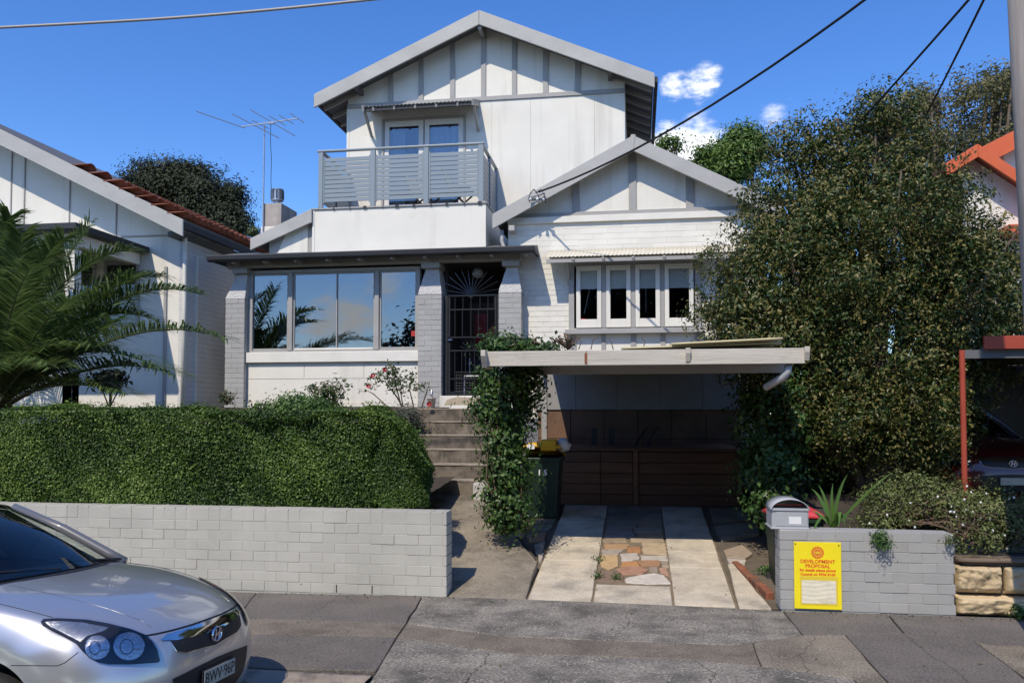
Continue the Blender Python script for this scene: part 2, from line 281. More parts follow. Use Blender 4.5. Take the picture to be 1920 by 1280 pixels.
def bricks(parent, m, x0, x1, z0, z1, Y, bl=.272, ch=.107, j=.010, d=.03, hole=None, jit=.0022, rz=0.0, ax=None, ph=0, gapd=None):
    """courses of single bricks whose faces lie at depth Y; ax = (origin, direction) lays them along another wall line"""
    n = int(round((z1 - z0) / ch)); h = (z1 - z0) / n
    for i in range(n):
        x = x0 - (bl / 2 if (i + ph) % 2 else 0); zc = z0 + (i + .5) * h
        while x < x1 - .02:
            a, b = max(x, x0), min(x + bl, x1); x += bl
            if b - a < .035: continue
            if hole and not (b <= hole[0] + .01 or a >= hole[1] - .01 or zc + h / 2 <= hole[2] + .01 or zc - h / 2 >= hole[3] - .01):
                segs = [(a, min(b, hole[0])), (max(a, hole[1]), b)]
            else: segs = [(a, b)]
            for p_, q_ in segs:
                w = q_ - p_ - j
                if w < .03: continue
                w = round(w, 2) if w < bl - j - .005 else bl - j
                dy = abs(random.gauss(0, jit)); c = (p_ + q_) / 2
                if ax: o_, dv = ax; put_brick(parent, o_[0] + dv[0] * c, o_[1] + dv[1] * c, zc, w, h - j, d, m, rz)
                else: put_brick(parent, c, Y - dy, zc, w, h - j, d, m)
# ---------------------------------------------------------------- helpers: foliage
def leaves(name, m, parent, C, Nrm, size, tint, aspect=.5, rs=None, kind=None, droop=0.0):
    """one mesh of folded leaf-shaped faces: centres C, facing Nrm, lengths size, colour value tint"""
    rs = rs or np.random.RandomState(1); n = len(C); C = np.asarray(C, float); Nrm = np.asarray(Nrm, float); size = np.broadcast_to(np.asarray(size, float), (n,))[:, None]
    Nrm = Nrm / (np.linalg.norm(Nrm, axis=1)[:, None] + 1e-9); t = rs.normal(size=(n, 3)); t[:, 2] -= droop; t -= Nrm * (t * Nrm).sum(1)[:, None]; t /= np.linalg.norm(t, axis=1)[:, None] + 1e-9; b = np.cross(Nrm, t)
    V = np.stack([C - t * size * .5, C + b * size * aspect * .5 + Nrm * size * .10 - t * size * .06, C + t * size * .5 - Nrm * size * .08, C - b * size * aspect * .5 + Nrm * size * .10 - t * size * .06], 1)
    if parent is not None: V = V - np.array(ORG[parent.name])
    me = bpy.data.meshes.new(name); me.vertices.add(4 * n); me.vertices.foreach_set('co', V.reshape(-1).astype('f4'))
    k = np.arange(n)[:, None] * 4; me.loops.add(6 * n); me.loops.foreach_set('vertex_index', np.concatenate([k, k + 1, k + 2, k, k + 2, k + 3], 1).reshape(-1).astype('i4'))
    me.polygons.add(2 * n); me.polygons.foreach_set('loop_start', (np.arange(2 * n) * 3).astype('i4')); me.update()
    a_ = me.attributes.new('tint', 'FLOAT', 'POINT'); a_.data.foreach_set('value', np.repeat(np.clip(tint, 0, 1), 4).astype('f4'))
    me.materials.append(MATS[m]); o = link(bpy.data.objects.new(name, me), parent)
    if kind: o['kind'] = kind
    return o
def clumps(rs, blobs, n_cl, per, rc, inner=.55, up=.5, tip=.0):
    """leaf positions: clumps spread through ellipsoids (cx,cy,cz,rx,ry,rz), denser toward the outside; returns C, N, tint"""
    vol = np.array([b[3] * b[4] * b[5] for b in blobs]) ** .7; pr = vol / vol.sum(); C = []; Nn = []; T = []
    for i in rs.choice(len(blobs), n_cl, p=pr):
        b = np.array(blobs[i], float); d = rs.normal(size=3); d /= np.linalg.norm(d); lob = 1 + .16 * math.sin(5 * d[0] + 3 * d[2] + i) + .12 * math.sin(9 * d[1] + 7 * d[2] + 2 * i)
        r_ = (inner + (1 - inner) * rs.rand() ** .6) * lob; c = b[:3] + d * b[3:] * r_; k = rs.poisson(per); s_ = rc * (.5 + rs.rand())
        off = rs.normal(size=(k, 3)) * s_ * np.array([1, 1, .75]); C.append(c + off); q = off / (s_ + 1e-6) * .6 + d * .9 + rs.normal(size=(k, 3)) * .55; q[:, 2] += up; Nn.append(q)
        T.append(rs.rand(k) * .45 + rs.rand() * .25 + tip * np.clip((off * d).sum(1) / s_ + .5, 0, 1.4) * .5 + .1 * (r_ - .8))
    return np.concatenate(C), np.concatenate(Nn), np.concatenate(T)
def trunk(name, parent, base, limbs, r0, m='bark'):
    q = MB(); base = Vector(base)
    for k, e in enumerate(limbs):
        e = Vector(e); mid = base.lerp(e, .5) + Vector((random.uniform(-.2, .2), random.uniform(-.2, .2), .12)); f0 = r0 * (1 if k == 0 else .6)
        q.tube([base, base.lerp(mid, .5), mid, mid.lerp(e, .55), e], [f0, f0 * .85, f0 * .65, f0 * .4, f0 * .15], 7)
    return q.build(name, m, parent, smooth=True)
def boughs(rs, blobs, r0, r1, k):
    """break big crown ellipsoids into many leafy boughs near their surface"""
    out = []
    for b in blobs:
        b = np.array(b, float); n = max(3, int(k * (b[3] * b[5] + b[3] * b[4] + b[4] * b[5])))
        for _ in range(n):
            d = rs.normal(size=3); d /= np.linalg.norm(d); c = b[:3] + d * b[3:] * (.45 + .5 * rs.rand() ** .5); r = r0 + (r1 - r0) * rs.rand(); out.append((*c, r, r, r * .7))
    return out
def tree(name, label, base, blobs, n_cl, per, rc, size, lm, seed, r0=.15, aspect=.45, inner=.5, up=.4, tip=.3, droop=.0, cat='tree', group=None, crown='crown', bough=None):
    rs = np.random.RandomState(seed); t = thing(name, label, cat, base, group)
    C, Nn, T = clumps(rs, boughs(rs, blobs, *bough) if bough else blobs, n_cl, per, rc, inner, up, tip); leaves(crown, lm, t, C, Nn, size * (.6 + .7 * rs.rand(len(C))), T, aspect, rs, droop=droop)
    trunk('trunk', t, base, [b[:3] for b in blobs] + [Vector(b[:3]) + Vector((rs.uniform(-.7, .7) * b[3], rs.uniform(-.7, .7) * b[4], rs.uniform(-.2, .8) * b[5])) for b in blobs for _ in range(3)], r0); return t
# ================================================================ SETTING
def sheet(name, m, x0, x1, y0, y1, z, kind='structure'):
    return tag(MB().add([(x0, y0, z), (x1, y0, z), (x1, y1, z), (x0, y1, z)], [(0, 1, 2, 3)]).build(name, m), kind=kind)
sheet('ground', 'dirt_path', -600, 600, -400, 900, -.36)
tag(MB().slab([(-60, -9, -.14), (60, -9, -.14), (60, -2.2, .06), (-60, -2.2, .06)], .2).slab([(-60, -2.2, .06), (60, -2.2, .06), (60, 3.0, -.05), (-60, 3.0, -.05)], .2).slab([(-60, 3.0, -.05), (60, 3.0, -.05), (60, 5.80, -.17), (-60, 5.80, -.17)], .2).build('road', 'asphalt'), kind='structure')
fp = tag(box('footpath', 'joint_dirt', None, -60, 60, 5.85, 9.1, -.34, -.028, 0), kind='structure')
def inset(poly, d):
    c = sum((Vector(p) for p in poly), Vector()) / len(poly); n = len(poly); out = []
    for i in range(n):
        p, a_, b_ = Vector(poly[i]), Vector(poly[i - 1]), Vector(poly[(i + 1) % n]); u = (p - a_).normalized(); v = (b_ - p).normalized()
        nu = Vector((-u.y, u.x, 0)); nv = Vector((-v.y, v.x, 0))
        if nu.dot(c - p) + nv.dot(c - p) < 0: nu, nv = -nu, -nv
        k = nu + nv; k = k / max(k.dot(nu), .3) if k.length > 1e-6 else nu; out.append(p + k * d)
    return out
def dens(poly, step=.25, jit=.006):          # break long straight edges so that joints wander a little
    out = []
    for i in range(len(poly)):
        a_, b_ = Vector(poly[i]), Vector(poly[(i + 1) % len(poly)]); n = max(1, int((b_ - a_).length / step))
        for k in range(n):
            p = a_.lerp(b_, k / n)
            if k: p += Vector((random.gauss(0, jit), random.gauss(0, jit), 0))
            out.append(p)
    return out
def slabpx(name, m, parent, pts, fn, th=.08, gap=.007, bevel=.006, lift=0.0, jit=.005, step=.25):
    p = [Vector(fn(*q)) for q in pts]; p = [q + Vector((0, 0, lift)) for q in p]; p = dens(inset(p, gap), step=step, jit=jit); return MB().slab(p, th).build(name, m, parent, bevel)
g0 = lambda x, y: ground(x, y, 0)
WF = [(-1500, 1050), (838, 1116), (992, 1122), (1110, 1128), (1265, 1134), (1385, 1140), (1462, 1143), (1790, 1152), (2600, 1176)]
for m, pts in [
    ('walk_dark', [(-1500, 1072), (-300, 1092), (482, 1110), (442, 1158), (-500, 1138), (-1500, 1120)]),
    ('walk_dark', [(482, 1110), (792, 1117), (762, 1168), (442, 1158)]),
    ('walk_brown', [(-1500, 1120), (-500, 1138), (442, 1158), (762, 1168), (744, 1193), (420, 1186), (-600, 1164), (-1500, 1145)]),
    ('walk_dark', [(-1500, 1145), (-600, 1164), (420, 1186), (744, 1193), (706, 1257), (330, 1247), (-700, 1220), (-1500, 1200)]),
    ('walk_rough', [(792, 1117), (992, 1122), (1265, 1134), (1385, 1140), (1468, 1145), (1505, 1190), (1370, 1209), (1070, 1197), (940, 1191), (762, 1168)]),
    ('walk_brown', [(762, 1168), (940, 1191), (1070, 1197), (1370, 1209), (1412, 1204), (1428, 1248), (1250, 1233), (960, 1224), (744, 1193)]),
    ('walk_rough', [(744, 1193), (960, 1224), (1250, 1233), (1428, 1248), (1600, 1272), (1640, 1312), (690, 1282), (706, 1257)]),
    ('walk_tan', [(1412, 1204), (1505, 1190), (1585, 1189), (1650, 1262), (1700, 1318), (1640, 1312), (1600, 1272), (1428, 1248)]),
    ('walk_dark', [(1468, 1145), (1665, 1150), (1695, 1186), (1585, 1189), (1505, 1190)]),
    ('walk_dark', [(1665, 1150), (1920, 1158), (2300, 1168), (2300, 1224), (1920, 1210), (1865, 1209), (1830, 1203), (1775, 1187), (1695, 1186)]),
    ('walk_dark', [(1585, 1189), (1695, 1186), (1775, 1187), (1830, 1203), (1870, 1232), (1960, 1300), (1985, 1325), (1700, 1318), (1650, 1262)]),
    ('walk_tan', [(1865, 1209), (1920, 1210), (2300, 1224), (2300, 1335), (1985, 1325), (1960, 1300), (1870, 1232), (1830, 1203)])]:
    slabpx('paving_slab', m, fp, pts, g0, th=.06, gap=.006)
# kerb stones on the left, concrete gutter apron where the driveway meets the road
kb = tag(box('kerb', 'joint_dirt', None, -40, 40, 5.72, 5.86, -.4, -.06, 0), kind='structure')
x = -1.99
while x > -9:
    w = random.uniform(.85, 1.15); q = MB()
    def kf(u, v, x=x, w=w):
        pr = [(5.74, -.20), (5.76, -.03), (5.80, .0), (5.95, .003), (6.10, .0), (6.105, -.04)]; i = min(int(v * 5), 4); t_ = v * 5 - i
        y_, z_ = (pr[i][k] * (1 - t_) + pr[i + 1][k] * t_ for k in (0, 1)); p = Vector((x - .01 - u * (w - .02), y_, z_)); n_ = mnoise.noise(p * 9) * .012 + mnoise.noise(p * 31) * .006; return p + Vector((0, -n_, n_ * .9))
    q.grid(kf, 26, 15).build('kerb_stone', 'kerb_stone', kb, smooth=True); x -= w
MB().slab([(-1.98, 5.68, -.14), (30, 5.68, -.14), (30, 6.05, -.008), (-1.98, 6.05, -.008)], .1).build('layback', 'walk_rough', kb)
# front yards behind the walls
def terrain(name, m, x0, x1, y0, y1, zf, nx=20, ny=14): return tag(MB().grid(lambda u, v: (x0 + (x1 - x0) * u, y0 + (y1 - y0) * v, zf(x0 + (x1 - x0) * u, y0 + (y1 - y0) * v) + mnoise.noise(Vector((u * 9, v * 9, x0))) * (.03 if name != 'driveway_earth' else .008)), nx, ny).build(name, m, smooth=True), kind='structure')
terrain('garden_bed', 'soil', -26, -3.75, 9.0, 16.3, lambda x, y: min(.80 + (y - 9.0) * .2, 2.12))
terrain('garden_bed', 'soil', -3.8, -2.78, 9.04, 12.45, lambda x, y: .80 + (y - 9.0) * .06)
terrain('garden_bed', 'soil', 1.66, 12, 9.1, 18, lambda x, y: .70 + .03 * (y - 9))
terrain('driveway_earth', 'dirt_path', -2.3, 2.0, 8.80, 17, lambda x, y: min(.1084 * (y - 8.79), .62) - .035, 16, 24)
# ---------------------------------------------------------------- driveway
SL = .1084; YD = 8.79
gd = lambda x, y: slope(x, y, SL, YD)
dz = lambda Y: SL * (Y - YD)
drv = tag(MB().slab([(-1.2, 8.80, -.02), (1.0, 8.80, -.02), (1.0, 13.7, dz(13.7) - .02), (-1.2, 13.7, dz(13.7) - .02)], .05).build('driveway', 'stone_fill'), kind='structure')
def drect(m, x0, x1, y0, y1, lift=0.0): p = [Vector((x_, y_, dz(y_) + lift)) for x_, y_ in ((x0, y0), (x1, y0), (x1, y1), (x0, y1))]; return MB().slab(dens(inset(p, .008), .3, .003), .12).build('concrete_slab', m, drv, .007)
for x0, x1, ys in ((-1.188, -.498, (8.80, 10.32, 11.0, 12.3, 13.45)), (.352, .982, (8.80, 10.15, 10.85, 12.2, 13.45))):
    for a_, b_ in zip(ys, ys[1:]): drect('strip_concrete', x0, x1, a_, b_)
drect('strip_concrete', -.49, .344, 8.80, 9.42, -.004); drect('path_concrete', -.49, .344, 12.25, 13.45, -.01)
st = [((.42, .25, .12), [(610, 65), (700, 60), (790, 70), (770, 90), (690, 97), (618, 95)]), ((.40, .19, .07), [(765, 92), (810, 84), (855, 85), (860, 120), (770, 120)]), ((.46, .34, .20), [(868, 56), (1022, 62), (1036, 136), (950, 132), (873, 126)]),
      ((.36, .30, .23), [(595, 99), (700, 98), (752, 96), (710, 130), (600, 137)]), ((.48, .42, .34), [(718, 132), (840, 125), (850, 165), (800, 176), (730, 178)]), ((.46, .40, .32), [(852, 138), (950, 141), (1035, 140), (1042, 172), (860, 168)]),
      ((.50, .33, .15), [(590, 143), (705, 138), (710, 212), (640, 236), (594, 212)]), ((.46, .22, .07), [(735, 182), (830, 176), (852, 208), (720, 212)]), ((.36, .19, .09), [(838, 176), (978, 172), (985, 208), (860, 212)]),
      ((.38, .20, .12), [(694, 232), (780, 210), (860, 216), (910, 238), (868, 266), (740, 268)]), ((.34, .26, .18), [(990, 182), (1044, 180), (1049, 220), (1000, 217)]), ((.44, .25, .16), [(978, 228), (1030, 222), (1052, 280), (990, 256)]),
      ((.22, .15, .10), [(575, 246), (690, 240), (750, 275), (742, 312), (585, 313)]), ((.54, .48, .39), [(758, 290), (850, 270), (950, 258), (1018, 272), (1062, 326), (900, 330), (758, 318)]), ((.30, .24, .18), [(912, 222), (972, 216), (974, 252), (916, 246)]),
      ((.30, .22, .14), [(608, 28), (762, 24), (772, 52), (612, 56)]), ((.36, .27, .17), [(785, 26), (1010, 20), (1016, 48), (862, 50), (790, 48)]), ((.28, .24, .2), [(618, 0), (820, -5), (812, 18), (612, 22)]), ((.34, .22, .12), [(832, -8), (1008, -6), (1012, 14), (840, 18)]),
      ((.28, .22, .17), [(625, -36), (800, -40), (806, -12), (620, -8)]), ((.32, .25, .18), [(815, -40), (1000, -38), (1004, -13), (820, -14)]), ((.25, .2, .16), [(640, -72), (830, -76), (826, -46), (632, -42)]), ((.30, .21, .13), [(842, -76), (992, -74), (998, -44), (842, -46)])]
for i, (c, p) in enumerate(st):
    c = tuple(.12 * (.35 * c[0] + .4 * c[1] + .25 * c[2]) + .88 * v for v in c)
    mat('stone_%d' % i, c, .85, .16, 9, .5, 50, fine=.12, dirt=((c[0] * .5, c[1] * .45, c[2] * .4), .5, 7, .55), spec=.25)
    slabpx('paving_stone', 'stone_%d' % i, drv, [(960 + a_ / 3.556, 1000 + b_ / 3.556) for a_, b_ in p], gd, .06, .0015, .007, random.uniform(-.010, .002), .007, .06)
for p, m in [([(1000, 1020), (1022, 1013), (1018, 1032), (1004, 1036)], 'stone_3'), ([(1008, 1038), (1020, 1034), (1017, 1049), (1010, 1050)], 'stone_4'), ([(985, 1003), (1024, 996), (1022, 1011), (992, 1014)], 'stone_8'),
             ([(996, 968), (1046, 966), (1036, 985), (1000, 987)], 'path_concrete'), ([(1002, 988), (1034, 987), (1026, 996), (1004, 998)], 'path_concrete'), ([(1008, 950), (1052, 950), (1047, 964), (1004, 964)], 'stone_4')]:
    slabpx('paving_stone', m, drv, p, gd, .06, .004, .008, .0, .004)
for p, m in [([(1356, 1030), (1392, 1020), (1412, 1036), (1398, 1046), (1362, 1044)], 'stone_10'), ([(1362, 1046), (1400, 1048), (1398, 1054), (1366, 1052)], 'stone_5'), ([(1340, 985), (1420, 975), (1425, 1000), (1352, 1012)], 'path_concrete'), ([(1330, 950), (1400, 950), (1410, 972), (1338, 980)], 'path_concrete'),
             ([(1364, 1057), (1374, 1054), (1448, 1140), (1386, 1140)], 'strip_concrete')]:
    slabpx('paving_stone', m, drv, p, gd, .08, .004, .008, .0, .004)
e0, e1 = gd(1378, 1053), gd(1446, 1118)
for k in range(4):
    a_ = e0.lerp(e1, k / 4 + .01); b_ = e0.lerp(e1, (k + 1) / 4 - .012); MB().bar(a_ + Vector((random.uniform(-.01, .01), 0, -.03 + .008 * k)), b_ + Vector((random.uniform(-.01, .01), 0, -.03 + .008 * k)), .085, .10).build('edging_brick', 'brick_red', drv, .016, seg=2)
# ---------------------------------------------------------------- path and steps
PS = .2; gp = lambda x, y: slope(x, y, PS, 8.80); pz = lambda Y: PS * (Y - 8.8)
pth = tag(MB().slab([(-2.12, 8.81, -.06), (-1.24, 8.81, -.06), (-1.26, 10.2, .2), (-2.2, 12.5, .66), (-3.6, 12.5, .66), (-2.8, 9.3, .03), (-2.12, 9.1, -.0)], .3).build('path', 'soil'), kind='structure')
rows = [(8.81, -2.055, -1.20), (gp(1008, 1053).y, -2.8, gp(1008, 1053).x), (gp(962, 1000).y, -2.82, gp(962, 1000).x), (gp(925, 955).y, -2.85, gp(925, 955).x), (12.49, -3.6, gp(900, 931).x)]
for (y0, l0, r0), (y1, l1, r1) in zip(rows, rows[1:]):
    pts_ = [(l0, y0), (r0, y0), (r1, y1), (l1, y1)] + ([(-2.8, 9.06), (-2.05, 9.06)] if y0 < 8.9 else [])
    MB().slab(dens(inset([Vector((x_, y_, pz(y_))) for x_, y_ in pts_], .004), .25, .004), .34).build('concrete_slab', 'path_concrete', pth, .008)
stp = tag(thing('front_steps', 'six stained concrete steps up to the dark security door', 'steps', (-3.1, 12.5, .7)))
Y0, Z0, RI, GO = 12.50, .735, .2235, .35
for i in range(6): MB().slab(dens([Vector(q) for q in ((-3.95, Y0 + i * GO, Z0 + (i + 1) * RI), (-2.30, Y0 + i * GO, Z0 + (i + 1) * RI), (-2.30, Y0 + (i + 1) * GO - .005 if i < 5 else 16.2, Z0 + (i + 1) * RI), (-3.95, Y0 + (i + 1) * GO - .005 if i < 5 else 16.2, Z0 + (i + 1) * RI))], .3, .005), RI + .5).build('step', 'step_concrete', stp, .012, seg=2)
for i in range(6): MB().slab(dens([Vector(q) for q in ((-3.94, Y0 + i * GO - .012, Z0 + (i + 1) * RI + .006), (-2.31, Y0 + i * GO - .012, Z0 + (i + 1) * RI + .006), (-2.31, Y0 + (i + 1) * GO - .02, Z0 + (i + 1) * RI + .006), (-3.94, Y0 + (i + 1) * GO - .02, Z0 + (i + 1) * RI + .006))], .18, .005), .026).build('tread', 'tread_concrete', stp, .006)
box('newel_block', 'grey_brick', stp, -2.47, -2.22, 12.25, 12.48, .5, .94, .012)
box('cheek_wall', 'sandy_render', stp, -4.1, -3.96, 14.0, 16.2, .9, 2.10, .02)
# ---------------------------------------------------------------- front walls
lw = thing('brick_wall', 'low pale grey painted brick wall in front of the clipped hedge', 'wall', (-5, 8.9, 0))
YW = 8.79; WT = .915
box('core', 'grey_brick', lw, -16, -2.085, YW + .0022, YW + .26, -.05, WT - .012, .01)
bricks(lw, 'grey_brick', -7.95, -2.06, 0, WT - .145, YW, .272, (WT - .145) / 7, .005, .05, jit=.0028)
x = -7.95
while x < -2.10:                                    # brick-on-edge coping course
    w = random.choice((.136, .136, .272, .272)); w = min(w, -2.06 - x); put_brick(lw, x + w / 2, YW - abs(random.gauss(0, .002)), WT - .0725, round(w - .006, 3), .138, .26, 'grey_brick'); x += w
for i in range(7): put_brick(lw, -2.06, YW + .13, (i + .5) * (WT - .145) / 7, .25, .102, .05, 'grey_brick', R(90))
for k in range(12): box('weep_hole', 'gap', lw, -2.90 - .272 * 1.5 * k * 1.0, -2.888 - .272 * 1.5 * k, YW - .0015, YW + .02, .012, .098, 0)
rw = thing('letterbox_wall', 'short grey painted brick wall carrying the letterbox and yellow notice', 'wall', (2.2, 8.8, 0))
RT = .80; xr0, xr1 = 1.405, 3.07; YR = 8.75
box('core', 'grey_brick_dark', rw, xr0 + .012, xr1 - .012, YR + .0022, YR + .30, -.05, RT - .012, .01)
bricks(rw, 'grey_brick_dark', xr0, xr1, 0, RT, YR, .272, .1, .006, .05, ph=1, jit=.003)
bricks(rw, 'grey_brick_dark', 0, .27, 0, RT, 0, .27, .1, .008, .05, rz=R(-90), ax=((xr0, YR + .295), (0, -1)))
MB().slab([(xr0 + .004, YR + .004, RT + .002), (xr1 - .004, YR + .004, RT - .01), (xr1 - .004, YR + .29, RT - .01), (xr0 + .004, YR + .29, RT + .002)], .03).build('coping', 'grey_brick_dark', rw, .01)
for k in range(4): box('weep_hole', 'gap', rw, 2.13 + .272 * k, 2.14 + .272 * k, YR - .0015, YR + .02, .012, .09, 0)
sw = thing('sandstone_wall', 'rock faced sandstone block wall at the right edge', 'wall', (3.6, 8.9, 0))
box('core', 'joint_dirt', sw, 3.09, 9, YR + .12, YR + .45, -.05, .56, 0)
def rock(x0, x1, z0, z1, amp, m='sandstone'):
    def f(u, v):
        p = Vector((x0 + (x1 - x0) * u, YR + .06, z0 + (z1 - z0) * v)); e = min(1, min(u, 1 - u) * (x1 - x0) / .03, min(v, 1 - v) * (z1 - z0) / .03); n_ = mnoise.fractal(p * 5, 1, 2, 4) * amp + abs(mnoise.noise(p * 17)) * amp * .5 + mnoise.noise(p * 45) * amp * .15 + amp * .7 - (amp * 1.5 * max(0, .22 - v) / .22)
        return p + Vector((0, .07 - .07 * e - n_ * e, 0))
    MB().grid(f, 46, 28).build('sandstone_block' if m == 'sandstone' else 'coping_stone', m, sw, smooth=True, solid=.06)
for a_, b_, c_, d_ in ((3.09, 3.53, .20, .48), (3.54, 4.3, .20, .48), (4.31, 5.4, .2, .48), (3.09, 3.95, -.02, .19), (3.96, 5.0, -.02, .19)): rock(a_, b_, c_, d_, .045)
rock(3.09, 5.4, .49, .57, .02, 'stone_cap')

# cracks in the footpath
def crack(pts, w):
    P_ = dens([ground(*p) for p in pts] , .12, .02); P_ = P_[:max(2, int(len(P_) / 2))] if False else P_
    q = MB(); line_ = []
    for (a_, b_) in zip(pts, pts[1:]):
        for k in range(10): line_.append(ground(a_[0] + (b_[0] - a_[0]) * k / 10, a_[1] + (b_[1] - a_[1]) * k / 10, .0012) + Vector((random.gauss(0, .012), random.gauss(0, .012), 0)))
    for a_, b_ in zip(line_, line_[1:]):
        d_ = (b_ - a_).normalized(); n_ = Vector((-d_.y, d_.x, 0)) * w * random.uniform(.3, 1); q.add([a_ - n_, a_ + n_, b_ + n_, b_ - n_], [(0, 1, 2, 3)])
    q.build('crack', 'joint_dirt', fp)
for pts, w in (([(916, 1222), (905, 1245), (880, 1268), (870, 1285)], .006), ([(640, 1112), (600, 1140), (560, 1160)], .0025), ([(1165, 1132), (1180, 1165), (1150, 1196)], .003), ([(1700, 1190), (1740, 1225), (1800, 1260), (1830, 1290)], .0035), ([(1300, 1236), (1340, 1262), (1330, 1290)], .0035), ([(1530, 1192), (1500, 1230), (1520, 1268)], .003)): crack(pts, w)
# ================================================================ THE HOUSE
hs_ = thing('house', 'two storey white house with grey gables, balcony and enclosed sunroom', 'house', (-3, 16.3, 2.1))
YP = 16.25                                             # front of the porch pillars
# --- brick pillars with roughcast tapered caps
for x0, x1, t0, t1 in ((-8.60, -8.17, -8.37, -8.17), (-4.42, -3.93, -4.27, -4.02), (-2.76, -2.30, -2.60, -2.40)):
    pl = box('pillar', 'grey_brick_house', hs_, x0 + .006, x1 - .006, YP + .004, YP + .44, 1.95, 4.41, 0)
    bricks(pl, 'grey_brick_house', x0, x1, 2.0, 4.41, YP, .29, .107, .009, .04)
    bricks(pl, 'grey_brick_house', 0, .45, 2.0, 4.41, 0, .29, .107, .009, .04, rz=R(90), ax=((x1, YP), (0, 1)))
    q = MB(); b0, b1 = (x0 - .008, YP - .008), (x1 + .008, YP + .45); n_ = 10
    def cap(u, v, x0=x0, x1=x1, t0=t0, t1=t1):
        a_ = v; xl = x0 - .006 + (t0 - x0) * a_; xr = x1 + .006 + (t1 - x1) * a_; yf = YP - .006 + .10 * a_; yb = YP + .45
        P_ = [(xl, yb), (xl, yf), (xr, yf), (xr, yb)]; k = min(int(u * 3), 2); f_ = u * 3 - k; p = Vector((P_[k][0] * (1 - f_) + P_[k + 1][0] * f_, P_[k][1] * (1 - f_) + P_[k + 1][1] * f_, 4.41 + .53 * a_))
        w = mnoise.noise(p * 22) * .012; return p + Vector((w, -abs(w), 0))
    cp_ = q.grid(cap, 36, 16).build('pillar_cap', 'roughcast', hs_, smooth=False)
    box('capital', 'grey_trim', hs_, t0 - .09, t1 + .05, YP - .02, YP + .46, 4.945, 5.06, .008)
# --- sunroom wall, sill, windows
box('sunroom_wall', 'white_paint', hs_, -8.18, -4.41, 16.40, 16.55, 1.95, 3.06, .003)
for a_, b_, c_, d_ in ((-8.16, -6.9, 2.72, 3.05), (-6.895, -5.6, 2.72, 3.05), (-5.595, -4.425, 2.72, 3.05), (-8.16, -6.2, 2.20, 2.715), (-6.195, -4.425, 2.20, 2.715)): box('wall_panel', 'white_paint', hs_, a_ + .004, b_ - .004, 16.385, 16.4, c_ + .003, d_ - .003, .002)
box('plinth_board', 'white_paint', hs_, -8.16, -4.425, 16.36, 16.40, 1.95, 2.19, .004)
box('window_sill', 'white_trim', hs_, -8.165, -4.425, 16.31, 16.55, 3.06, 3.275, .008)
zt, zb = 4.955, 3.28
wn = thing
def frame(name, m, parent, x0, x1, z0, z1, Y0, Y1, w, wb=None, wt=None, bevel=.004):
    wb = wb or w; wt = wt or w; q = MB().box(x0, x0 + w, Y0, Y1, z0, z1).box(x1 - w, x1, Y0, Y1, z0, z1).box(x0 + w, x1 - w, Y0, Y1, z0, z0 + wb).box(x0 + w, x1 - w, Y0, Y1, z1 - wt, z1); return q.build(name, m, parent, bevel)
def pane(parent, x0, x1, z0, z1, Y, m): return MB().box(x0, x1, Y, Y + .006, z0, z1).build('pane', m, parent)
xs = lambda px: at(px, 575, 16.42).x
sf = frame('window_surround', 'grey_trim', hs_, -8.17, -4.42, 3.275, 5.02, 16.40, 16.52, .10, .04, .07)
for a_, b_ in ((541, 549), (703, 711)): box('mullion', 'grey_trim', sf, xs(a_), xs(b_), 16.385, 16.5, 3.315, 4.95, .004)
for a_, b_, mid in ((470, 541, None), (549, 703, 631), (711, 783, None)):
    w_ = frame('window', 'grey_trim', hs_, xs(a_) + .002, xs(b_) - .002, 3.318, 4.948, 16.43, 16.475, .035, .045)
    if mid:
        box('sash_stile', 'grey_trim', w_, xs(mid) - .012, xs(mid) + .012, 16.428, 16.48, 3.365, 4.912, .002)
        pane(w_, xs(a_) + .038, xs(mid) - .013, 3.364, 4.912, 16.45, 'glass_sunroom'); pane(w_, xs(mid) + .013, xs(b_) - .038, 3.364, 4.912, 16.455, 'glass_sunroom')
        box('bottom_rail', 'white_trim', w_, xs(a_) + .04, xs(b_) - .04, 16.415, 16.429, 3.325, 3.36, .002)
    else: pane(w_, xs(a_) + .038, xs(b_) - .038, 3.364, 4.912, 16.45, 'glass_sunroom')
pbox('alarm_sticker', 'sticker', hs_, 771, 780, 620, 630, 16.425, 16.428, 0)
# room behind the sunroom glass
MB().box(-8.45, -4.0, 19.2, 19.3, 2.2, 5.2).box(-8.47, -8.40, 16.6, 19.2, 2.2, 5.2).box(-4.38, -4.30, 16.56, 19.2, 2.0, 5.2).box(-8.4, -4.3, 16.56, 19.2, 2.2, 2.3).box(-8.4, -4.3, 16.56, 19.2, 5.1, 5.18).build('room', 'interior', hs_)
box('side_wall', 'white_paint', hs_, -8.6, -8.48, 16.6, 26, 1.9, 5.25, 0)
cb = tag(thing('cupboard', 'white cupboard behind the left sunroom window', 'cupboard', (-7.6, 17.6, 2.3)));  box('carcass', 'white_trim', cb, -8.0, -7.25, 17.5, 17.9, 2.3, 4.0, .01); box('box_pile', 'curtain', cb, -7.9, -7.4, 17.55, 17.85, 4.003, 4.25, .01); box('cupboard_door', 'white_trim', cb, -7.97, -7.64, 17.482, 17.498, 2.4, 3.95, .004)
lm_ = tag(thing('globe_lamp', 'round white lamp standing inside the sunroom', 'lamp', at(645, 650, 17.3)))
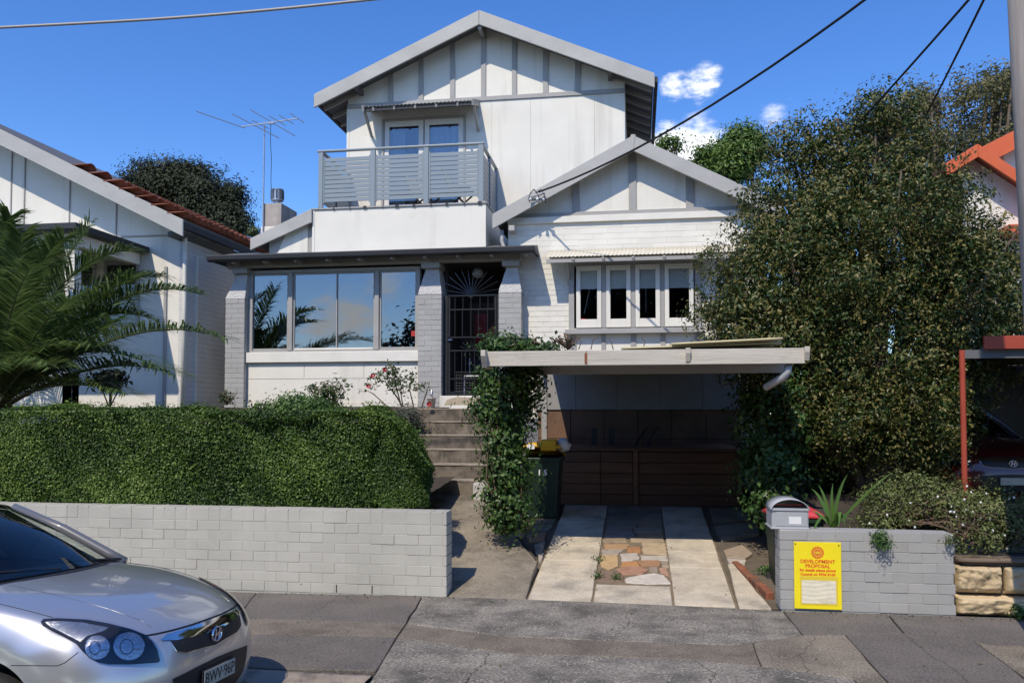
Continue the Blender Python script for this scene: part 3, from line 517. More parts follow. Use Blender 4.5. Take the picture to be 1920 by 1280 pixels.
c_ = at(645, 622, 17.3); MB().lathe(c_, [(.01, -.13), (.07, -.115), (.12, -.05), (.13, 0), (.12, .06), (.07, .115), (.01, .13)], 18).build('globe', 'print_white', lm_, smooth=True); MB().lathe(c_ - Vector((0, 0, .33)), [(.09, -.7), (.09, -.66), (.02, -.62), (.02, .2)], 12).build('stand', 'chrome', lm_)
# --- verandah roof, beam, soffit, gutter
box('verandah_beam', 'grey_trim', hs_, -8.6, -2.32, 16.27, 16.42, 5.062, 5.20, .005)
GX0, GX1 = at(388, 484, 15.85).x, at(1003, 465, 15.85).x
vr = MB().yz([(15.93, 5.205), (16.9, 5.45), (16.9, 5.50), (15.93, 5.255)], GX0 + .04, GX1 - .04).build('verandah_roof', 'grey_sheet', hs_)
MB().yz([(15.94, 5.165), (16.26, 5.195), (16.26, 5.2), (15.94, 5.185)], GX0 + .06, GX1 - .06).build('soffit', 'soffit', hs_)
MB().yz([(15.82, 5.155), (15.935, 5.125), (15.935, 5.255), (15.81, 5.255), (15.805, 5.235)], GX0, GX1).build('gutter', 'gutter_dark', hs_, .01, seg=2)
MB().bar((GX1 - .03, 15.88, 5.20), (GX1 - .03, 16.57, 5.22), .05, .10).build('end_fascia', 'gutter_dark', hs_); MB().bar((GX0 + .03, 15.88, 5.20), (GX0 + .03, 16.9, 5.22), .05, .10).build('end_fascia', 'gutter_dark', hs_)
for k in range(10): MB().bar((-8.3 + k * .68, 15.95, 5.125), (-8.3 + k * .68, 16.27, 5.15), .05, .06).build('rafter_tail', 'grey_trim', hs_)
# --- porch recess with the security door
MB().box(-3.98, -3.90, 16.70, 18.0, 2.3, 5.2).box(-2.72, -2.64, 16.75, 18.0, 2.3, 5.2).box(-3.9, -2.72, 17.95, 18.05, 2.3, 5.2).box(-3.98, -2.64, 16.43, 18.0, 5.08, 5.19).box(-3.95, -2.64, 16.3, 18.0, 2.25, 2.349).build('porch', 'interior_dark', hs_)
box('threshold', 'white_paint', hs_, -3.955, -2.32, 16.2, 16.30, 2.0, 2.349, .01)
MB().xz([(-3.86, 2.16), (-3.8, 2.27), (-3.6, 2.33), (-3.2, 2.30), (-2.95, 2.32), (-2.85, 2.2), (-3.1, 2.13), (-3.5, 2.17)], 16.197, 16.2).build('bare_render_patch', 'sandy_render', hs_)
fd = box('front_door', 'door_wood', hs_, -3.72, -2.85, 17.88, 17.945, 2.35, 4.45, .006)
box('leadlight', 'red_glass', fd, -3.55, -3.30, 17.868, 17.879, 3.55, 4.2, .004); MB().xz([(-3.38, 3.5), (-3.05, 3.7), (-3.15, 3.95), (-3.3, 3.8)], 17.86, 17.867).build('leadlight', 'amber_glass', fd)
sd = thing('security_door', 'black barred steel security door with a sunburst grille above', 'door', (-3.35, 16.42, 2.35))
YS = 16.44; dx0, dx1 = -3.925, -2.765; zmid = at(880, 553, YS).z
sx = lambda px: at(px, 650, YS).x
sz = lambda py: at(880, py, YS).z
MB().box(dx0, dx0 + .09, YS - .03, YS + .03, 2.352, zmid).box(dx1 - .05, dx1, YS - .03, YS + .03, 2.352, zmid).box(dx0 + .09, dx1 - .05, YS - .025, YS + .025, zmid - .03, zmid + .01).box(dx0 + .09, dx1 - .05, YS - .025, YS + .025, 2.354, 2.40).build('door_frame', 'black_steel', sd, .004)
lf = MB().box(dx0 + .10, dx0 + .135, YS - .02, YS + .02, 2.41, zmid - .04).box(dx1 - .10, dx1 - .065, YS - .02, YS + .02, 2.41, zmid - .04)
for py in (580, 632, 657, 710, 735): lf.box(dx0 + .135, dx1 - .10, YS - .012, YS + .012, sz(py) - .012, sz(py) + .012)
lf = lf.build('door_leaf', 'black_steel', sd)
for px in (853, 867, 883, 897, 914): MB().tube([(sx(px), YS, sz(580) + .0), (sx(px), YS, sz(632))], .009, 6).build('bar', 'black_steel', lf)
for px in (840, 853, 868, 883, 900, 915, 927): MB().tube([(sx(px), YS, sz(556)), (sx(px), YS, sz(580))], .008, 6).build('bar', 'black_steel', lf)
for px in (853, 866, 873, 890, 902, 915): MB().tube([(sx(px), YS, sz(657)), (sx(px), YS, sz(735))], .008, 6).build('bar', 'black_steel', lf)
for cx, cy, rr, n_, y0 in ((883, 553, .62, 12, zmid + .01), (883, 657, .24, 7, sz(656))):
    for k in range(n_):
        t_ = math.pi * (k + .7) / (n_ + .4); p0 = Vector((sx(cx), YS, y0)); d_ = Vector((math.cos(t_), 0, math.sin(t_))); l_ = rr * (.78 + .22 * abs(math.cos(t_)))
        l_ = min(l_, (5.04 - y0) / max(d_.z, .01)); MB().tube([p0 + d_ * .05, p0 + d_ * l_], .007, 5).build('sunburst_ray', 'antenna_metal' if rr > .5 else 'black_steel', sd)
MB().lathe((sx(883), YS, zmid + .01), [(.07, -.012), (.07, .012)], 14, 'y').build('sunburst_hub', 'black_steel', sd)
q = MB()
for k in range(9): q.tube([(sx(856) + k * .055, YS + .004, 2.42), (sx(856) + k * .055, YS + .004, sz(700))], .0025, 4)
for k in range(8): q.tube([(sx(854), YS + .004, 2.45 + k * .055), (sx(890), YS + .004, 2.45 + k * .055)], .0025, 4)
q.build('pet_mesh', 'galv', sd); MB().box(sx(841) - .02, sx(841) + .02, YS - .035, YS - .02, sz(640), sz(628)).tube([(sx(841), YS - .05, sz(637)), (sx(849), YS - .055, sz(637))], .011, 6).build('handle', 'chrome', sd)
wc = thing('metal_chair', 'white tubular metal chair inside the porch', 'chair', (-3.4, 17.2, 2.35))
for dx in (0, .42): MB().tube([(-3.62 + dx, 17.0, 2.35), (-3.62 + dx, 17.02, 2.78), (-3.6 + dx, 17.45, 2.8), (-3.6 + dx, 17.5, 3.2)], .014, 6).build('side_frame', 'print_white', wc)
MB().tube([(-3.62, 17.01, 2.78), (-3.2, 17.01, 2.78)], .014, 6).build('front_rail', 'print_white', wc); box('seat', 'interior', wc, -3.6, -3.2, 17.0, 17.45, 2.79, 2.82); box('backrest', 'black_plastic', wc, -3.58, -3.2, 17.47, 17.5, 2.9, 3.18)
c_ = Vector((-3.35, 17.1, 4.98)); MB().lathe(c_, [(.02, -.12), (.10, -.09), (.13, -.02), (.10, .06), (.05, .1)], 16).build('porch_light', 'curtain', hs_, smooth=True)
# --- brick bay wall with the gable
YB = 16.60; bx0, bx1 = -2.62, 2.46
YBB = 16.22; ap = at(1187, 255, YBB); tl = at(925, 402, YBB); pitch_b = (ap.z - tl.z) / (ap.x - tl.x)
zg = at(1187, 402, YB).z; zg0 = at(1187, 414, YB).z; wx0, wx1 = at(1068, 560, 16.6).x, at(1312, 560, 16.6).x
bw = MB().box(bx0, wx0, YB, YB + .2, 1.9, zg0 + .02).box(wx1, bx1, YB, YB + .2, 1.9, zg0 + .02).box(wx0, wx1, YB, YB + .2, 5.05, zg0 + .02).box(wx0, wx1, YB, YB + .2, 1.9, 3.30).build('bay_wall', 'white_brick', hs_)
bricks(bw, 'white_brick', bx0, 1.62, 2.35, 5.025, YB - .007, .29, .107, .009, .04, hole=(wx0, wx1, 2.2, 5.2), jit=.003)
bricks(bw, 'white_brick', bx0, 1.62, 5.03, zg0 - .003, YB - .007, .58, .114, .003, .04, jit=.0008)
box('side_wall', 'white_paint', hs_, bx0, bx0 + .1, YB + .2, 26, 1.9, 5.6, 0); box('side_wall', 'white_paint', hs_, bx1 - .1, bx1, YB + .2, 26, .5, 5.6, 0)
zg = at(1187, 402, YB).z; zg0 = at(1187, 414, YB).z
MB().xz([(bx0, zg - .02), (bx1, zg - .02), (bx1, ap.z - .25 - pitch_b * (bx1 - ap.x) + .1), (ap.x, ap.z - .12), (bx0, ap.z - .25 - pitch_b * (ap.x - bx0) + .1)], YB + .02, YB + .16).build('gable_panel', 'white_paint', hs_)
box('gable_band', 'white_trim', hs_, bx0, bx1, YB - .07, YB + .1, zg0, zg, .006); box('gable_rail', 'grey_trim', hs_, bx0, bx1, YB - .03, YB + .1, zg + .002, zg + .085, .004)
for a_, b_ in ((1073, 1087), (1179, 1193), (1286, 1301), (1392, 1406), (968, 982)):
    xa, xb = at(a_, 380, YB).x, at(b_, 380, YB).x; zz = ap.z - .2 - pitch_b * abs((xa + xb) / 2 - ap.x)
    if zz > zg + .12: MB().box(xa, xb, YB - .018, YB + .05, zg + .086, zz + .06).build('gable_post', 'grey_trim', hs_, .004)
def gable_roof(apx, apz, half, pit, Y0, Y1, th, bd, bt=.05, pre='roof', rafters=0, wallx=None):
    """two roof slopes behind a pair of barge boards"""
    rl = MB(); zt_ = apz - pit * half
    for s_ in (-1, 1):
        MB().xz([(apx, apz - .01), (apx + s_ * half, zt_ - .01), (apx + s_ * half, zt_ - th), (apx, apz - th)], Y0 + bt, Y1).build('roof_slope', 'eave_dark', hs_)
        MB().xz([(apx + s_ * .003, apz + .012), (apx + s_ * (half + .02), zt_ + .008), (apx + s_ * (half + .02), zt_ - bd), (apx + s_ * .003, apz - bd * 1.02)], Y0, Y0 + bt).build('barge_board', 'barge_grey', hs_, .006)
        for k in range(rafters):
            y_ = Y0 + .5 + k * .55; MB().bar((apx + s_ * (half - .04), y_, zt_ - th - .03), (apx + s_ * (half - .85), y_, zt_ + pit * .81 - th - .03), .05, .09).build('rafter', 'grey_trim', hs_)
gable_roof(ap.x, ap.z, ap.x - tl.x, pitch_b, YBB, 22, .12, .29)
MB().add([(ap.x - .05, YBB - .01, ap.z + .02), (ap.x, YBB - .015, ap.z + .03), (ap.x + .05, YBB - .01, ap.z + .02), (ap.x, YBB - .01, ap.z - .3)], [(0, 1, 3), (1, 2, 3)]).build('barge_cap', 'barge_grey', hs_)
box('purlin_end', 'barge_grey', hs_, -2.56, -2.44, 16.28, 16.60, 5.66, 5.77, .006)
# --- casement window box on the bay
YC = 16.43; wz0, wz1 = at(1190, 616, YC).z, at(1190, 494, YC).z
wx = lambda px: at(px, 560, YC).x
wb_ = frame('window_box', 'grey_trim', hs_, wx(1066), wx(1314), wz0, wz1 + .12, YC + .03, YB + .02, .11, .03, .14)
box('window_sill', 'grey_trim', hs_, wx(1060), wx(1320), YC - .10, YB, wz0 - .10, wz0 - .002, .008)
ap_ = box('apron', 'white_trim', hs_, wx(1070), wx(1310), YC + .06, YB + .02, wz0 - .45, wz0 - .102, 0)
for a_, b_ in ((1068, 1080), (1127, 1135), (1182, 1192), (1238, 1247), (1301, 1312)): box('apron_post', 'grey_trim', ap_, wx(a_), wx(b_), YC + .035, YC + .059, wz0 - .45, wz0 - .103, .003)
for a_, b_ in ((1128, 1136), (1183, 1191), (1238, 1246)): box('mullion', 'grey_trim', wb_, wx(a_), wx(b_), YC + .02, YC + .12, wz0 + .03, wz1, .004)
for i, (a_, b_) in enumerate(((1080, 1128), (1136, 1183), (1191, 1238), (1246, 1301))):
    cs = frame('casement', 'white_trim', hs_, wx(a_) + .004, wx(b_) - .004, wz0 + .032, wz1 - .02, YC, YC + .045, .085, .17, .10, .006)
    xa, xb, za, zb_ = wx(a_) + .089, wx(b_) - .089, wz0 + .20, wz1 - .118
    pane(cs, xa, xb, za, zb_, YC + .022, 'glass_dark'); bz = zb_ - (zb_ - za) * (.37 + .006 * i)
    bl_ = box('roller_blind', 'blind', cs, xa - .01, xb + .01, YC + .06, YC + .068, bz, zb_ + .01, 0); box('blind_fold', 'blind', bl_, xa - .01, xb + .01, YC + .052, YC + .0595, bz + .26, bz + .285, 0); box('blind_hem', 'blind', bl_, xa - .01, xb + .01, YC + .052, YC + .0595, bz, bz + .03, 0)
    if i in (0, 2): MB().tube([(xa + .12 + .06 * (i == 0), YC + .045, bz), (xa + .12 - .05 * (i == 0), YC + .045, za + .12)], .004, 5).build('blind_cord', 'print_white', cs)
pbox('alarm_sticker', 'sticker', hs_, 1087, 1097, 597, 608, YC + .017, YC + .021, 0)
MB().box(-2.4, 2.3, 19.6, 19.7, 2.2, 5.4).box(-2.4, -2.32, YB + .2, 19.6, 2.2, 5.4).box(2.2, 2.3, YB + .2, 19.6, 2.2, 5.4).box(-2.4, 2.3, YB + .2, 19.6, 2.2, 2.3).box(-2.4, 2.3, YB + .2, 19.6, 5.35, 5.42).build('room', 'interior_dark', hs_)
# --- awnings
def corrugated(name, m, parent, x0, x1, yb, zb0, yf, zf, pit=.076, amp=.009, th=.004):
    n_ = int((x1 - x0) / pit * 6); return MB().grid(lambda u, v: (x0 + (x1 - x0) * u, yb + (yf - yb) * v, zb0 + (zf - zb0) * v + amp * math.sin((x1 - x0) * u / pit * 2 * math.pi)), n_, 2).build(name, m, parent, solid=th, smooth=True)
aw = thing('window_awning', 'cream corrugated awning over the four casement windows', 'awning', (0, 16.3, 5.1))
zf_ = at(1190, 480, 16.0).z; corrugated('sheet', 'cream_sheet', aw, at(1022, 480, 16.0).x, at(1385, 470, 16.0).x, YB - .03, zf_ + .27, 16.0, zf_ + .03)
MB().bar((at(1022, 480, 16.0).x + .02, 16.05, zf_ - .045), (at(1385, 480, 16.0).x, 16.05, zf_ - .045), .05, .07).build('front_rail', 'grey_trim', aw)
for px in (1075, 1131, 1187, 1245, 1303): xx = at(px, 485, 16.1).x; MB().bar((xx, 15.97, zf_ - .06), (xx, YB - .03, zf_ + .18), .05, .08).build('rafter', 'grey_trim', aw, .004)
MB().bar((wx(1066), 16.13, zf_ - .06), (wx(1066), YB - .02, zf_ - .42), .05, .06).build('bracket', 'grey_trim', aw)
# --- upper storey
YU = 18.4; ux0, ux1 = at(651, 250, YU).x, at(1172, 250, YU).x
YUB = 17.88; ua = at(898, 20, YUB); utl = at(588, 178, YUB); half_u = 3.85; pit_u = (ua.z - utl.z) / (ua.x - utl.x)
zs_ = at(905, 182, YU).z; dzr = zs_ - .10
ux = lambda px: at(px, 300, YU).x
dxa, dxb = ux(716), ux(873); zd1 = at(795, 222, YU).z; zfl = 6.30
for a_, b_ in ((ux0, dxa), (dxb, ux(922)), (ux(922), ux(995)), (ux(995), ux(1115)), (ux(1115), ux1)): box('wall_panel', 'white_paint', hs_, a_ + .0015, b_ - .0015, YU, YU + .1, 5.3, dzr, .002)
box('wall_panel', 'white_paint', hs_, dxa, dxb, YU, YU + .1, zd1 + .02, dzr, .002); box('corner_board', 'white_trim', hs_, ux0 - .01, ux0 + .05, YU - .012, YU - .001, 6.3, dzr - .002, .003)
MB().box(ux0, ux0 + .1, YU + .1, 26, 5.3, 9.5).box(ux1 - .1, ux1, YU + .1, 26, 5.3, 9.5).build('side_wall', 'white_paint', hs_)
MB().xz([(ux0 + .01, dzr + .002), (ux1 - .01, dzr + .002), (ux1 - .01, ua.z - .1 - pit_u * (ux1 - ua.x)), (ua.x, ua.z - .1), (ux0 + .01, ua.z - .1 - pit_u * (ua.x - ux0))], YU + .015, YU + .1).build('gable_panel', 'white_paint', hs_)
box('gable_rail', 'grey_trim', hs_, ux0, ux1, YU - .03, YU + .012, dzr + .002, zs_, .004)
for a_, b_ in ((728, 737), (785, 794), (844, 853), (902, 911), (960, 969), (1018, 1028), (1078, 1088)):
    xa, xb = at(a_, 150, YU).x, at(b_, 150, YU).x; MB().box(xa, xb, YU - .02, YU + .012, zs_ + .002, ua.z - .14 - pit_u * abs((xa + xb) / 2 - ua.x)).build('gable_post', 'grey_trim', hs_, .004)
gable_roof(ua.x, ua.z, half_u, pit_u, YUB, 25, .14, .31, rafters=7)
for s_ in (-1, 1):
    xa = ua.x + s_ * half_u; gt_ = MB().yz([(YUB + .06, 0), (25, 0), (25, .12), (YUB + .06, .12)], xa - .02 + s_ * .03, xa + .06 + s_ * .03).build('gutter', 'gutter_dark', hs_)
    gt_.location.z += ua.z - pit_u * half_u - .17
    MB().bar((ua.x + s_ * 2.9, YUB + .06, ua.z - .25 - pit_u * 2.9), (ua.x + s_ * 2.9, YU, ua.z - .25 - pit_u * 2.9), .09, .12).build('purlin_end', 'eave_dark', hs_)
MB().bar((ua.x, YUB + .06, ua.z - .32), (ua.x, YU, ua.z - .32), .08, .14).build('purlin_end', 'grey_trim', hs_)
MB().box(ux0 + .1, ux1 - .1, 21.5, 21.6, 6.2, 9).box(ux0 + .1, ux1 - .1, YU + .1, 21.5, 6.1, 6.2).box(ux0 + .1, ux1 - .1, YU + .1, 21.5, 9.0, 9.1).build('room', 'interior', hs_)
fr = frame('door_surround', 'grey_trim', hs_, dxa, dxb, zfl, zd1 + .02, YU - .03, YU + .08, .05, .04, .05)
for k, (a_, b_) in enumerate(((721, 794), (796, 869))):
    dl = frame('french_door', 'door_frame', hs_, ux(a_), ux(b_), zfl + .05, zd1 - .035, YU - .015, YU + .035, .115, .2, .13); pane(dl, ux(a_) + .116, ux(b_) - .116, zfl + .252, zd1 - .17, YU + .01, 'glass_door'); MB().lathe((ux(796) + (.07 if k else -.09), YU - .04, zfl + 1.1), [(.02, -.02), (.03, 0), (.02, .03)], 10, 'y').build('knob', 'chrome', dl)
def drape_(x0, x1, z0, z1, Y, name, m, parent): return MB().grid(lambda u, v: (x0 + (x1 - x0) * u, Y + .03 * math.sin(u * 38) + .012 * math.sin(u * 77), z0 + (z1 - z0) * v), 60, 2).build(name, m, parent, smooth=True)
drape_(ux(724), ux(757), 6.3, zd1, YU + .14, 'curtain', 'curtain', hs_); drape_(ux(800), ux(866), 6.3, zd1, YU + .14, 'curtain', 'curtain', hs_)
da = thing('door_awning', 'small dark corrugated awning over the balcony french doors', 'awning', (-5, 18.1, 8.6))
ya = 17.75; za = at(790, 196, ya).z; xa, xb = at(679, 200, ya).x, at(884, 195, ya).x
corrugated('sheet', 'grey_sheet', da, xa, xb, YU - .01, za + .24, ya, za + .02, .09, .012)
for x_ in (xa + .02, xb + .03): MB().bar((x_, ya - .01, za - .02), (x_, YU, za + .21), .055, .14).build('end_board', 'grey_trim', da, .004); MB().bar((x_, ya + .12, za - .05), (x_, YU - .01, za - .45), .05, .06).build('bracket', 'grey_trim', da)
MB().bar((xa, ya + .06, za - .035), (xb, ya + .06, za - .035), .05, .06).build('front_rail', 'gutter_dark', da)
for k in range(5): x_ = xa + (xb - xa) * (k + .55) / 5.2; MB().bar((x_, ya - .02, za - .05), (x_, YU, za + .17), .045, .07).build('rafter', 'grey_trim', da)
# --- balcony: parapet box, slatted railing
YK = 16.5; kx0, kx1 = at(586, 430, YK).x, at(911, 430, YK).x; kz = at(750, 388, YK).z
box('balcony_parapet', 'white_paint', hs_, kx0, kx1, YK, YU - .002, 5.35, kz, .004)
box('corner_board', 'white_trim', hs_, kx0 - .004, kx0 + .05, YK - .012, YK - .001, 5.35, kz - .002, .003)
box('balcony_capping', 'grey_trim', hs_, kx0 - .02, kx1 + .02, YK - .03, YU - .004, kz + .002, kz + .035, .004)
for k in range(11): box('capping_clip', 'gutter_dark', hs_, kx0 + .1 + k * .35 + random.uniform(-.06, .06), kx0 + .14 + k * .35, YK - .034, YK + .02, kz - .012, kz + .045, 0)
rl = thing('balcony_railing', 'blue grey slatted aluminium balcony railing', 'railing', ((kx0 + kx1) / 2, YK, kz))
YR_ = 16.55; rt_ = at(750, 278, YR_).z; r0 = kz + .036; rx = lambda px: at(px, 330, YR_).x
posts = [(597, 605), (694, 703), (794, 803), (897, 906)]
for a_, b_ in posts: box('post', 'rail_paint', rl, rx(a_), rx(b_), YR_, YR_ + .07, r0, rt_ - .002, .004); box('base_plate', 'gutter_dark', rl, rx(a_) - .02, rx(b_) + .02, YR_ - .012, YR_ + .08, r0 - .001, r0 + .02, 0)
MB().box(rx(594), rx(908), YR_ - .01, YR_ + .075, rt_, rt_ + .045).build('top_rail', 'rail_paint', rl, .012, seg=2)
SX1 = rx(906); SXL = rx(597); ns = 10; zs0, zs1 = r0 + .14, rt_ - .12; sh = (zs1 - zs0) / ns
for i in range(3):
    xa, xb = rx(posts[i][1]) + .004, rx(posts[i + 1][0]) - .004
    for x_ in (xa, xb - .03): box('panel_stile', 'rail_paint', rl, x_, x_ + .03, YR_ + .018, YR_ + .052, zs0 - .02, zs1 + .02, .002)
    for k in range(ns): box('slat', 'rail_paint', rl, xa + .031, xb - .031, YR_ + .024, YR_ + .044, zs0 + k * sh + .0065, zs0 + (k + 1) * sh - .0065, .003)
for X_ in (SX1 - .045, SXL + .045):
    ys_ = [YR_ + .075, 17.45, YU - .09]; MB().box(X_ - .04, X_ + .04, YR_ + .076, YU - .01, rt_ + .001, rt_ + .044).build('top_rail', 'rail_paint', rl, .01)
    for y_ in ys_[1:]: box('post', 'rail_paint', rl, X_ - .035, X_ + .035, y_, y_ + .07, r0, rt_ - .001, .004)
    for a_, b_ in ((ys_[0] + .02, ys_[1]), (ys_[1] + .07, ys_[2])):
        for k in range(ns): box('slat', 'rail_paint', rl, X_ - .01, X_ + .01, a_ + .01, b_ - .01, zs0 + k * sh + .0065, zs0 + (k + 1) * sh - .0065, .003)
def deckchair(x0, y0, z0, label, rz):
    c = thing('folding_chair', label, 'chair', (x0, y0, z0), 'chairs on the balcony')
    for dx in (-.26, .26): MB().bar((x0 + dx, y0 - .25, z0), (x0 + dx, y0 + .2, z0 + .48), .03, .03).build('leg', 'gutter_dark', c); MB().bar((x0 + dx * .9, y0 + .28, z0), (x0 + dx * .9, y0 - .25, z0 + .45), .03, .03).build('leg', 'gutter_dark', c); MB().bar((x0 + dx, y0 + .18, z0 + .42), (x0 + dx, y0 + .38, z0 + .9), .03, .03).build('back_post', 'gutter_dark', c)
    box('seat', 'cream_sheet', c, x0 - .25, x0 + .25, y0 - .25, y0 + .22, z0 + .46, z0 + .49); MB().bar((x0, y0 + .22, z0 + .52), (x0, y0 + .37, z0 + .88), .5, .02, (0, 1, 0)).build('backrest', 'cream_sheet', c)
    c.rotation_euler.z = rz; return c
deckchair(rx(850), 17.3, kz + .04, 'folding chair with tan seat behind the right railing panel', R(90)); deckchair(rx(775), 17.5, kz + .04, 'folding chair behind the middle railing panel', R(75))
# --- lower roof gable at the left of the balcony, chimney and aerial
YPB = 16.42; pa = at(469, 447, YPB); pb_ = at(584, 391, YPB); m_ = (pb_.z - pa.z) / (pb_.x - pa.x)
MB().xz([(pa.x, pa.z), (pb_.x, pb_.z), (pb_.x, pb_.z - .29), (pa.x, pa.z - .25)], YPB, YPB + .05).build('barge_board', 'barge_grey', hs_, .006)
MB().xz([(pa.x, pa.z - .02), (kx0 - .01, pa.z - .02 + m_ * (kx0 - pa.x)), (kx0 - .01, pa.z - .12 + m_ * (kx0 - pa.x)), (pa.x, pa.z - .12)], YPB + .05, 25).build('roof_slope', 'eave_dark', hs_)
MB().xz([(pa.x + .35, 5.3), (kx0 - .002, 5.3), (kx0 - .002, pb_.z - .1), (pa.x + .35, pa.z + .35 * m_ - .12)], 16.6, 16.75).build('gable_panel', 'grey_trim', hs_)
MB().xz([(pa.x + .55, 5.42), (kx0 - .14, 5.42), (kx0 - .14, pb_.z - .30), (pa.x + .75, pa.z + .45 * m_ - .02)], 16.585, 16.60).build('wall_panel', 'white_paint', hs_)
MB().tube([at(941, 432, 16.4), at(941, 452, 16.4), at(944, 462, 16.4), at(950, 468, 16.35)], .04, 8).build('downpipe', 'grey_trim', hs_, smooth=True)
ch = thing('chimney', 'stained concrete chimney with a metal cowl behind the left gable', 'chimney', at(516, 440, 21.25))
ca = at(491, 430, 21.25); cb_ = at(527, 430, 21.25); ct = at(510, 381, 21.25).z
box('stack', 'chimney_concrete', ch, ca.x, cb_.x, 21.25, 22.3, at(510, 424, 21.25).z, ct, .01); box('base', 'white_paint', ch, ca.x - .02, cb_.x + .02, 21.23, 22.32, 4.9, at(510, 424, 21.25).z - .003, .01)
cc = Vector((at(517, 375, 21.4).x, 21.5, ct)); MB().lathe(cc, [(.10, 0), (.10, .10), (.17, .12), (.17, .15), (.165, .155), (.165, .40), (.175, .41), (.175, .44), (.02, .46)], 20).build('cowl', 'galv', ch)
for k in range(10): t_ = 2 * math.pi * k / 10; MB().bar(cc + Vector((.168 * math.cos(t_), .168 * math.sin(t_), .16)), cc + Vector((.168 * math.cos(t_), .168 * math.sin(t_), .40)), .035, .01).build('cowl_vane', 'gutter_dark', ch)
an = thing('tv_aerial', 'tall television aerial on a thin mast beside the chimney', 'aerial', at(494, 430, 21.2)); YA = 21.2
MB().tube([at(493, 440, YA), at(496, 228, YA)], .02, 6).build('mast', 'galv', an)
pA, pB = at(452, 238, YA), at(559, 222, YA); MB().bar(pA, pB, .03, .03).build('boom', 'galv', an)
for a_, b_, ya_, yb_ in (((368, 209), (458, 240), .9, -.1), ((436, 214), (523, 259), .8, -.8), ((470, 206), (553, 255), .8, -.8), ((505, 218), (535, 235), .3, -.3), ((523, 216), (550, 232), .3, -.3), ((544, 213), (570, 230), .3, -.3), ((473, 226), (503, 241), .3, -.3)): MB().tube([at(*a_, YA + ya_ * .6), at(*b_, YA + yb_ * .6)], .012, 5).build('element', 'antenna_metal', an)
box('junction_box', 'galv', an, at(503, 230, YA).x, at(515, 230, YA).x, YA - .03, YA + .03, at(508, 233, YA).z, at(508, 229, YA).z)
MB().tube([at(508, 232, YA), at(507, 260, YA), at(509, 300, YA), at(508, 340, YA), at(509, 357, YA + .1)], .008, 5).build('cable', 'wire_black', an)
# ================================================================ NEIGHBOURS
nh = thing('neighbour_house', 'white gabled house with terracotta roof edge behind the palm', 'house', (-11, 16.1, 2))
YN = 16.1; nwx = at(346, 560, YN).x
na, nb = at(0, 243, 15.45), at(341, 412, 15.45); nm = (nb.z - na.z) / (nb.x - na.x); nax = -16.2; naz = nb.z + nm * (nax - nb.x)
box('wall', 'white_paint', nh, -20, nwx - .12, YN, YN + .2, 1.6, 5.75, .004)
def npx(px, py, Y=YN): return at(px, py, Y)
MB().xz([(-20, 5.752), (nwx - .12, 5.752), (nwx - .12, nb.z + nm * (nwx - nb.x) - .1), (nax, naz - .1), (-20, naz - .1 + nm * 3.8)], YN + .01, YN + .18).build('gable_panel', 'white_paint', nh)
for a_ in (20, 45, 130, 218, -60, -140):
    x_ = at(a_, 400, YN).x; MB().box(x_ - .012, x_ + .012, YN - .012, YN + .009, 5.80, naz - .15 + nm * (x_ - nax)).build('batten', 'grey_trim', nh)
box('gable_rail', 'grey_trim', nh, -20, nwx - .12, YN - .025, YN - .001, 5.755, 5.785, .003)
sb_ = mat('side_brick', (.60, .60, .58), .7, .06, 2)
t_ = sb_.node_tree; b_ = t_.nodes['Principled BSDF']; bt = t_.nodes.new('ShaderNodeTexBrick'); g_ = t_.nodes.new('ShaderNodeNewGeometry'); sp_ = t_.nodes.new('ShaderNodeSeparateXYZ'); cm_ = t_.nodes.new('ShaderNodeCombineXYZ')
t_.links.new(g_.outputs['Position'], sp_.inputs[0]); t_.links.new(sp_.outputs[1], cm_.inputs[0]); t_.links.new(sp_.outputs[2], cm_.inputs[1]); t_.links.new(cm_.outputs[0], bt.inputs['Vector'])
bt.inputs['Scale'].default_value = 1; bt.inputs['Brick Width'].default_value = .29; bt.inputs['Row Height'].default_value = .107; bt.inputs['Mortar Size'].default_value = .007
bp_ = t_.nodes.new('ShaderNodeBump'); bp_.inputs['Distance'].default_value = .012; bp_.invert = True; t_.links.new(bt.outputs['Fac'], bp_.inputs['Height']); t_.links.new(bp_.outputs[0], b_.inputs['Normal'])
box('side_wall', 'side_brick', nh, nwx - .12, nwx, YN - .01, 27, 1.0, 5.75, 0)
MB().xz([(nax, naz + .01), (nb.x + .02, nb.z), (nb.x + .02, nb.z - .34), (nax, naz - .33)], 15.45, 15.50).build('barge_board', 'barge_grey', nh, .006)
MB().xz([(nax, naz + .02), (nb.x, nb.z + .02), (nb.x, nb.z - .1), (nax, naz - .1)], 15.5, 27).build('roof_slope', 'eave_dark', nh)
MB().box(nb.x - .06, nb.x + .03, 15.5, 27, nb.z - .16, nb.z - .04).build('gutter', 'gutter_dark', nh)
MB().xz([(nwx - .1, nb.z - .30), (nb.x - .05, nb.z - .20), (nb.x - .05, nb.z - .17), (nwx - .1, nb.z - .2)], 15.6, 27).build('soffit', 'eave_dark', nh)
tm = MB().grid(lambda u, v: ((u - .5) * .24, (v - .5) * .42, .045 * math.sin(u * math.pi) ** .8 + .012 * (1 - v)), 6, 2).mesh('roof_tile', smooth=True); tm.materials.append(MATS['tile'])
def tile(p, rot):
    o = link(bpy.data.objects.new('roof_tile', tm), nh); o.location = Vector(p) - ORG[nh.name]; o.rotation_euler = rot; q_ = o.modifiers.new('s', 'SOLIDIFY'); q_.thickness = .02; return o
ang = math.atan(nm)
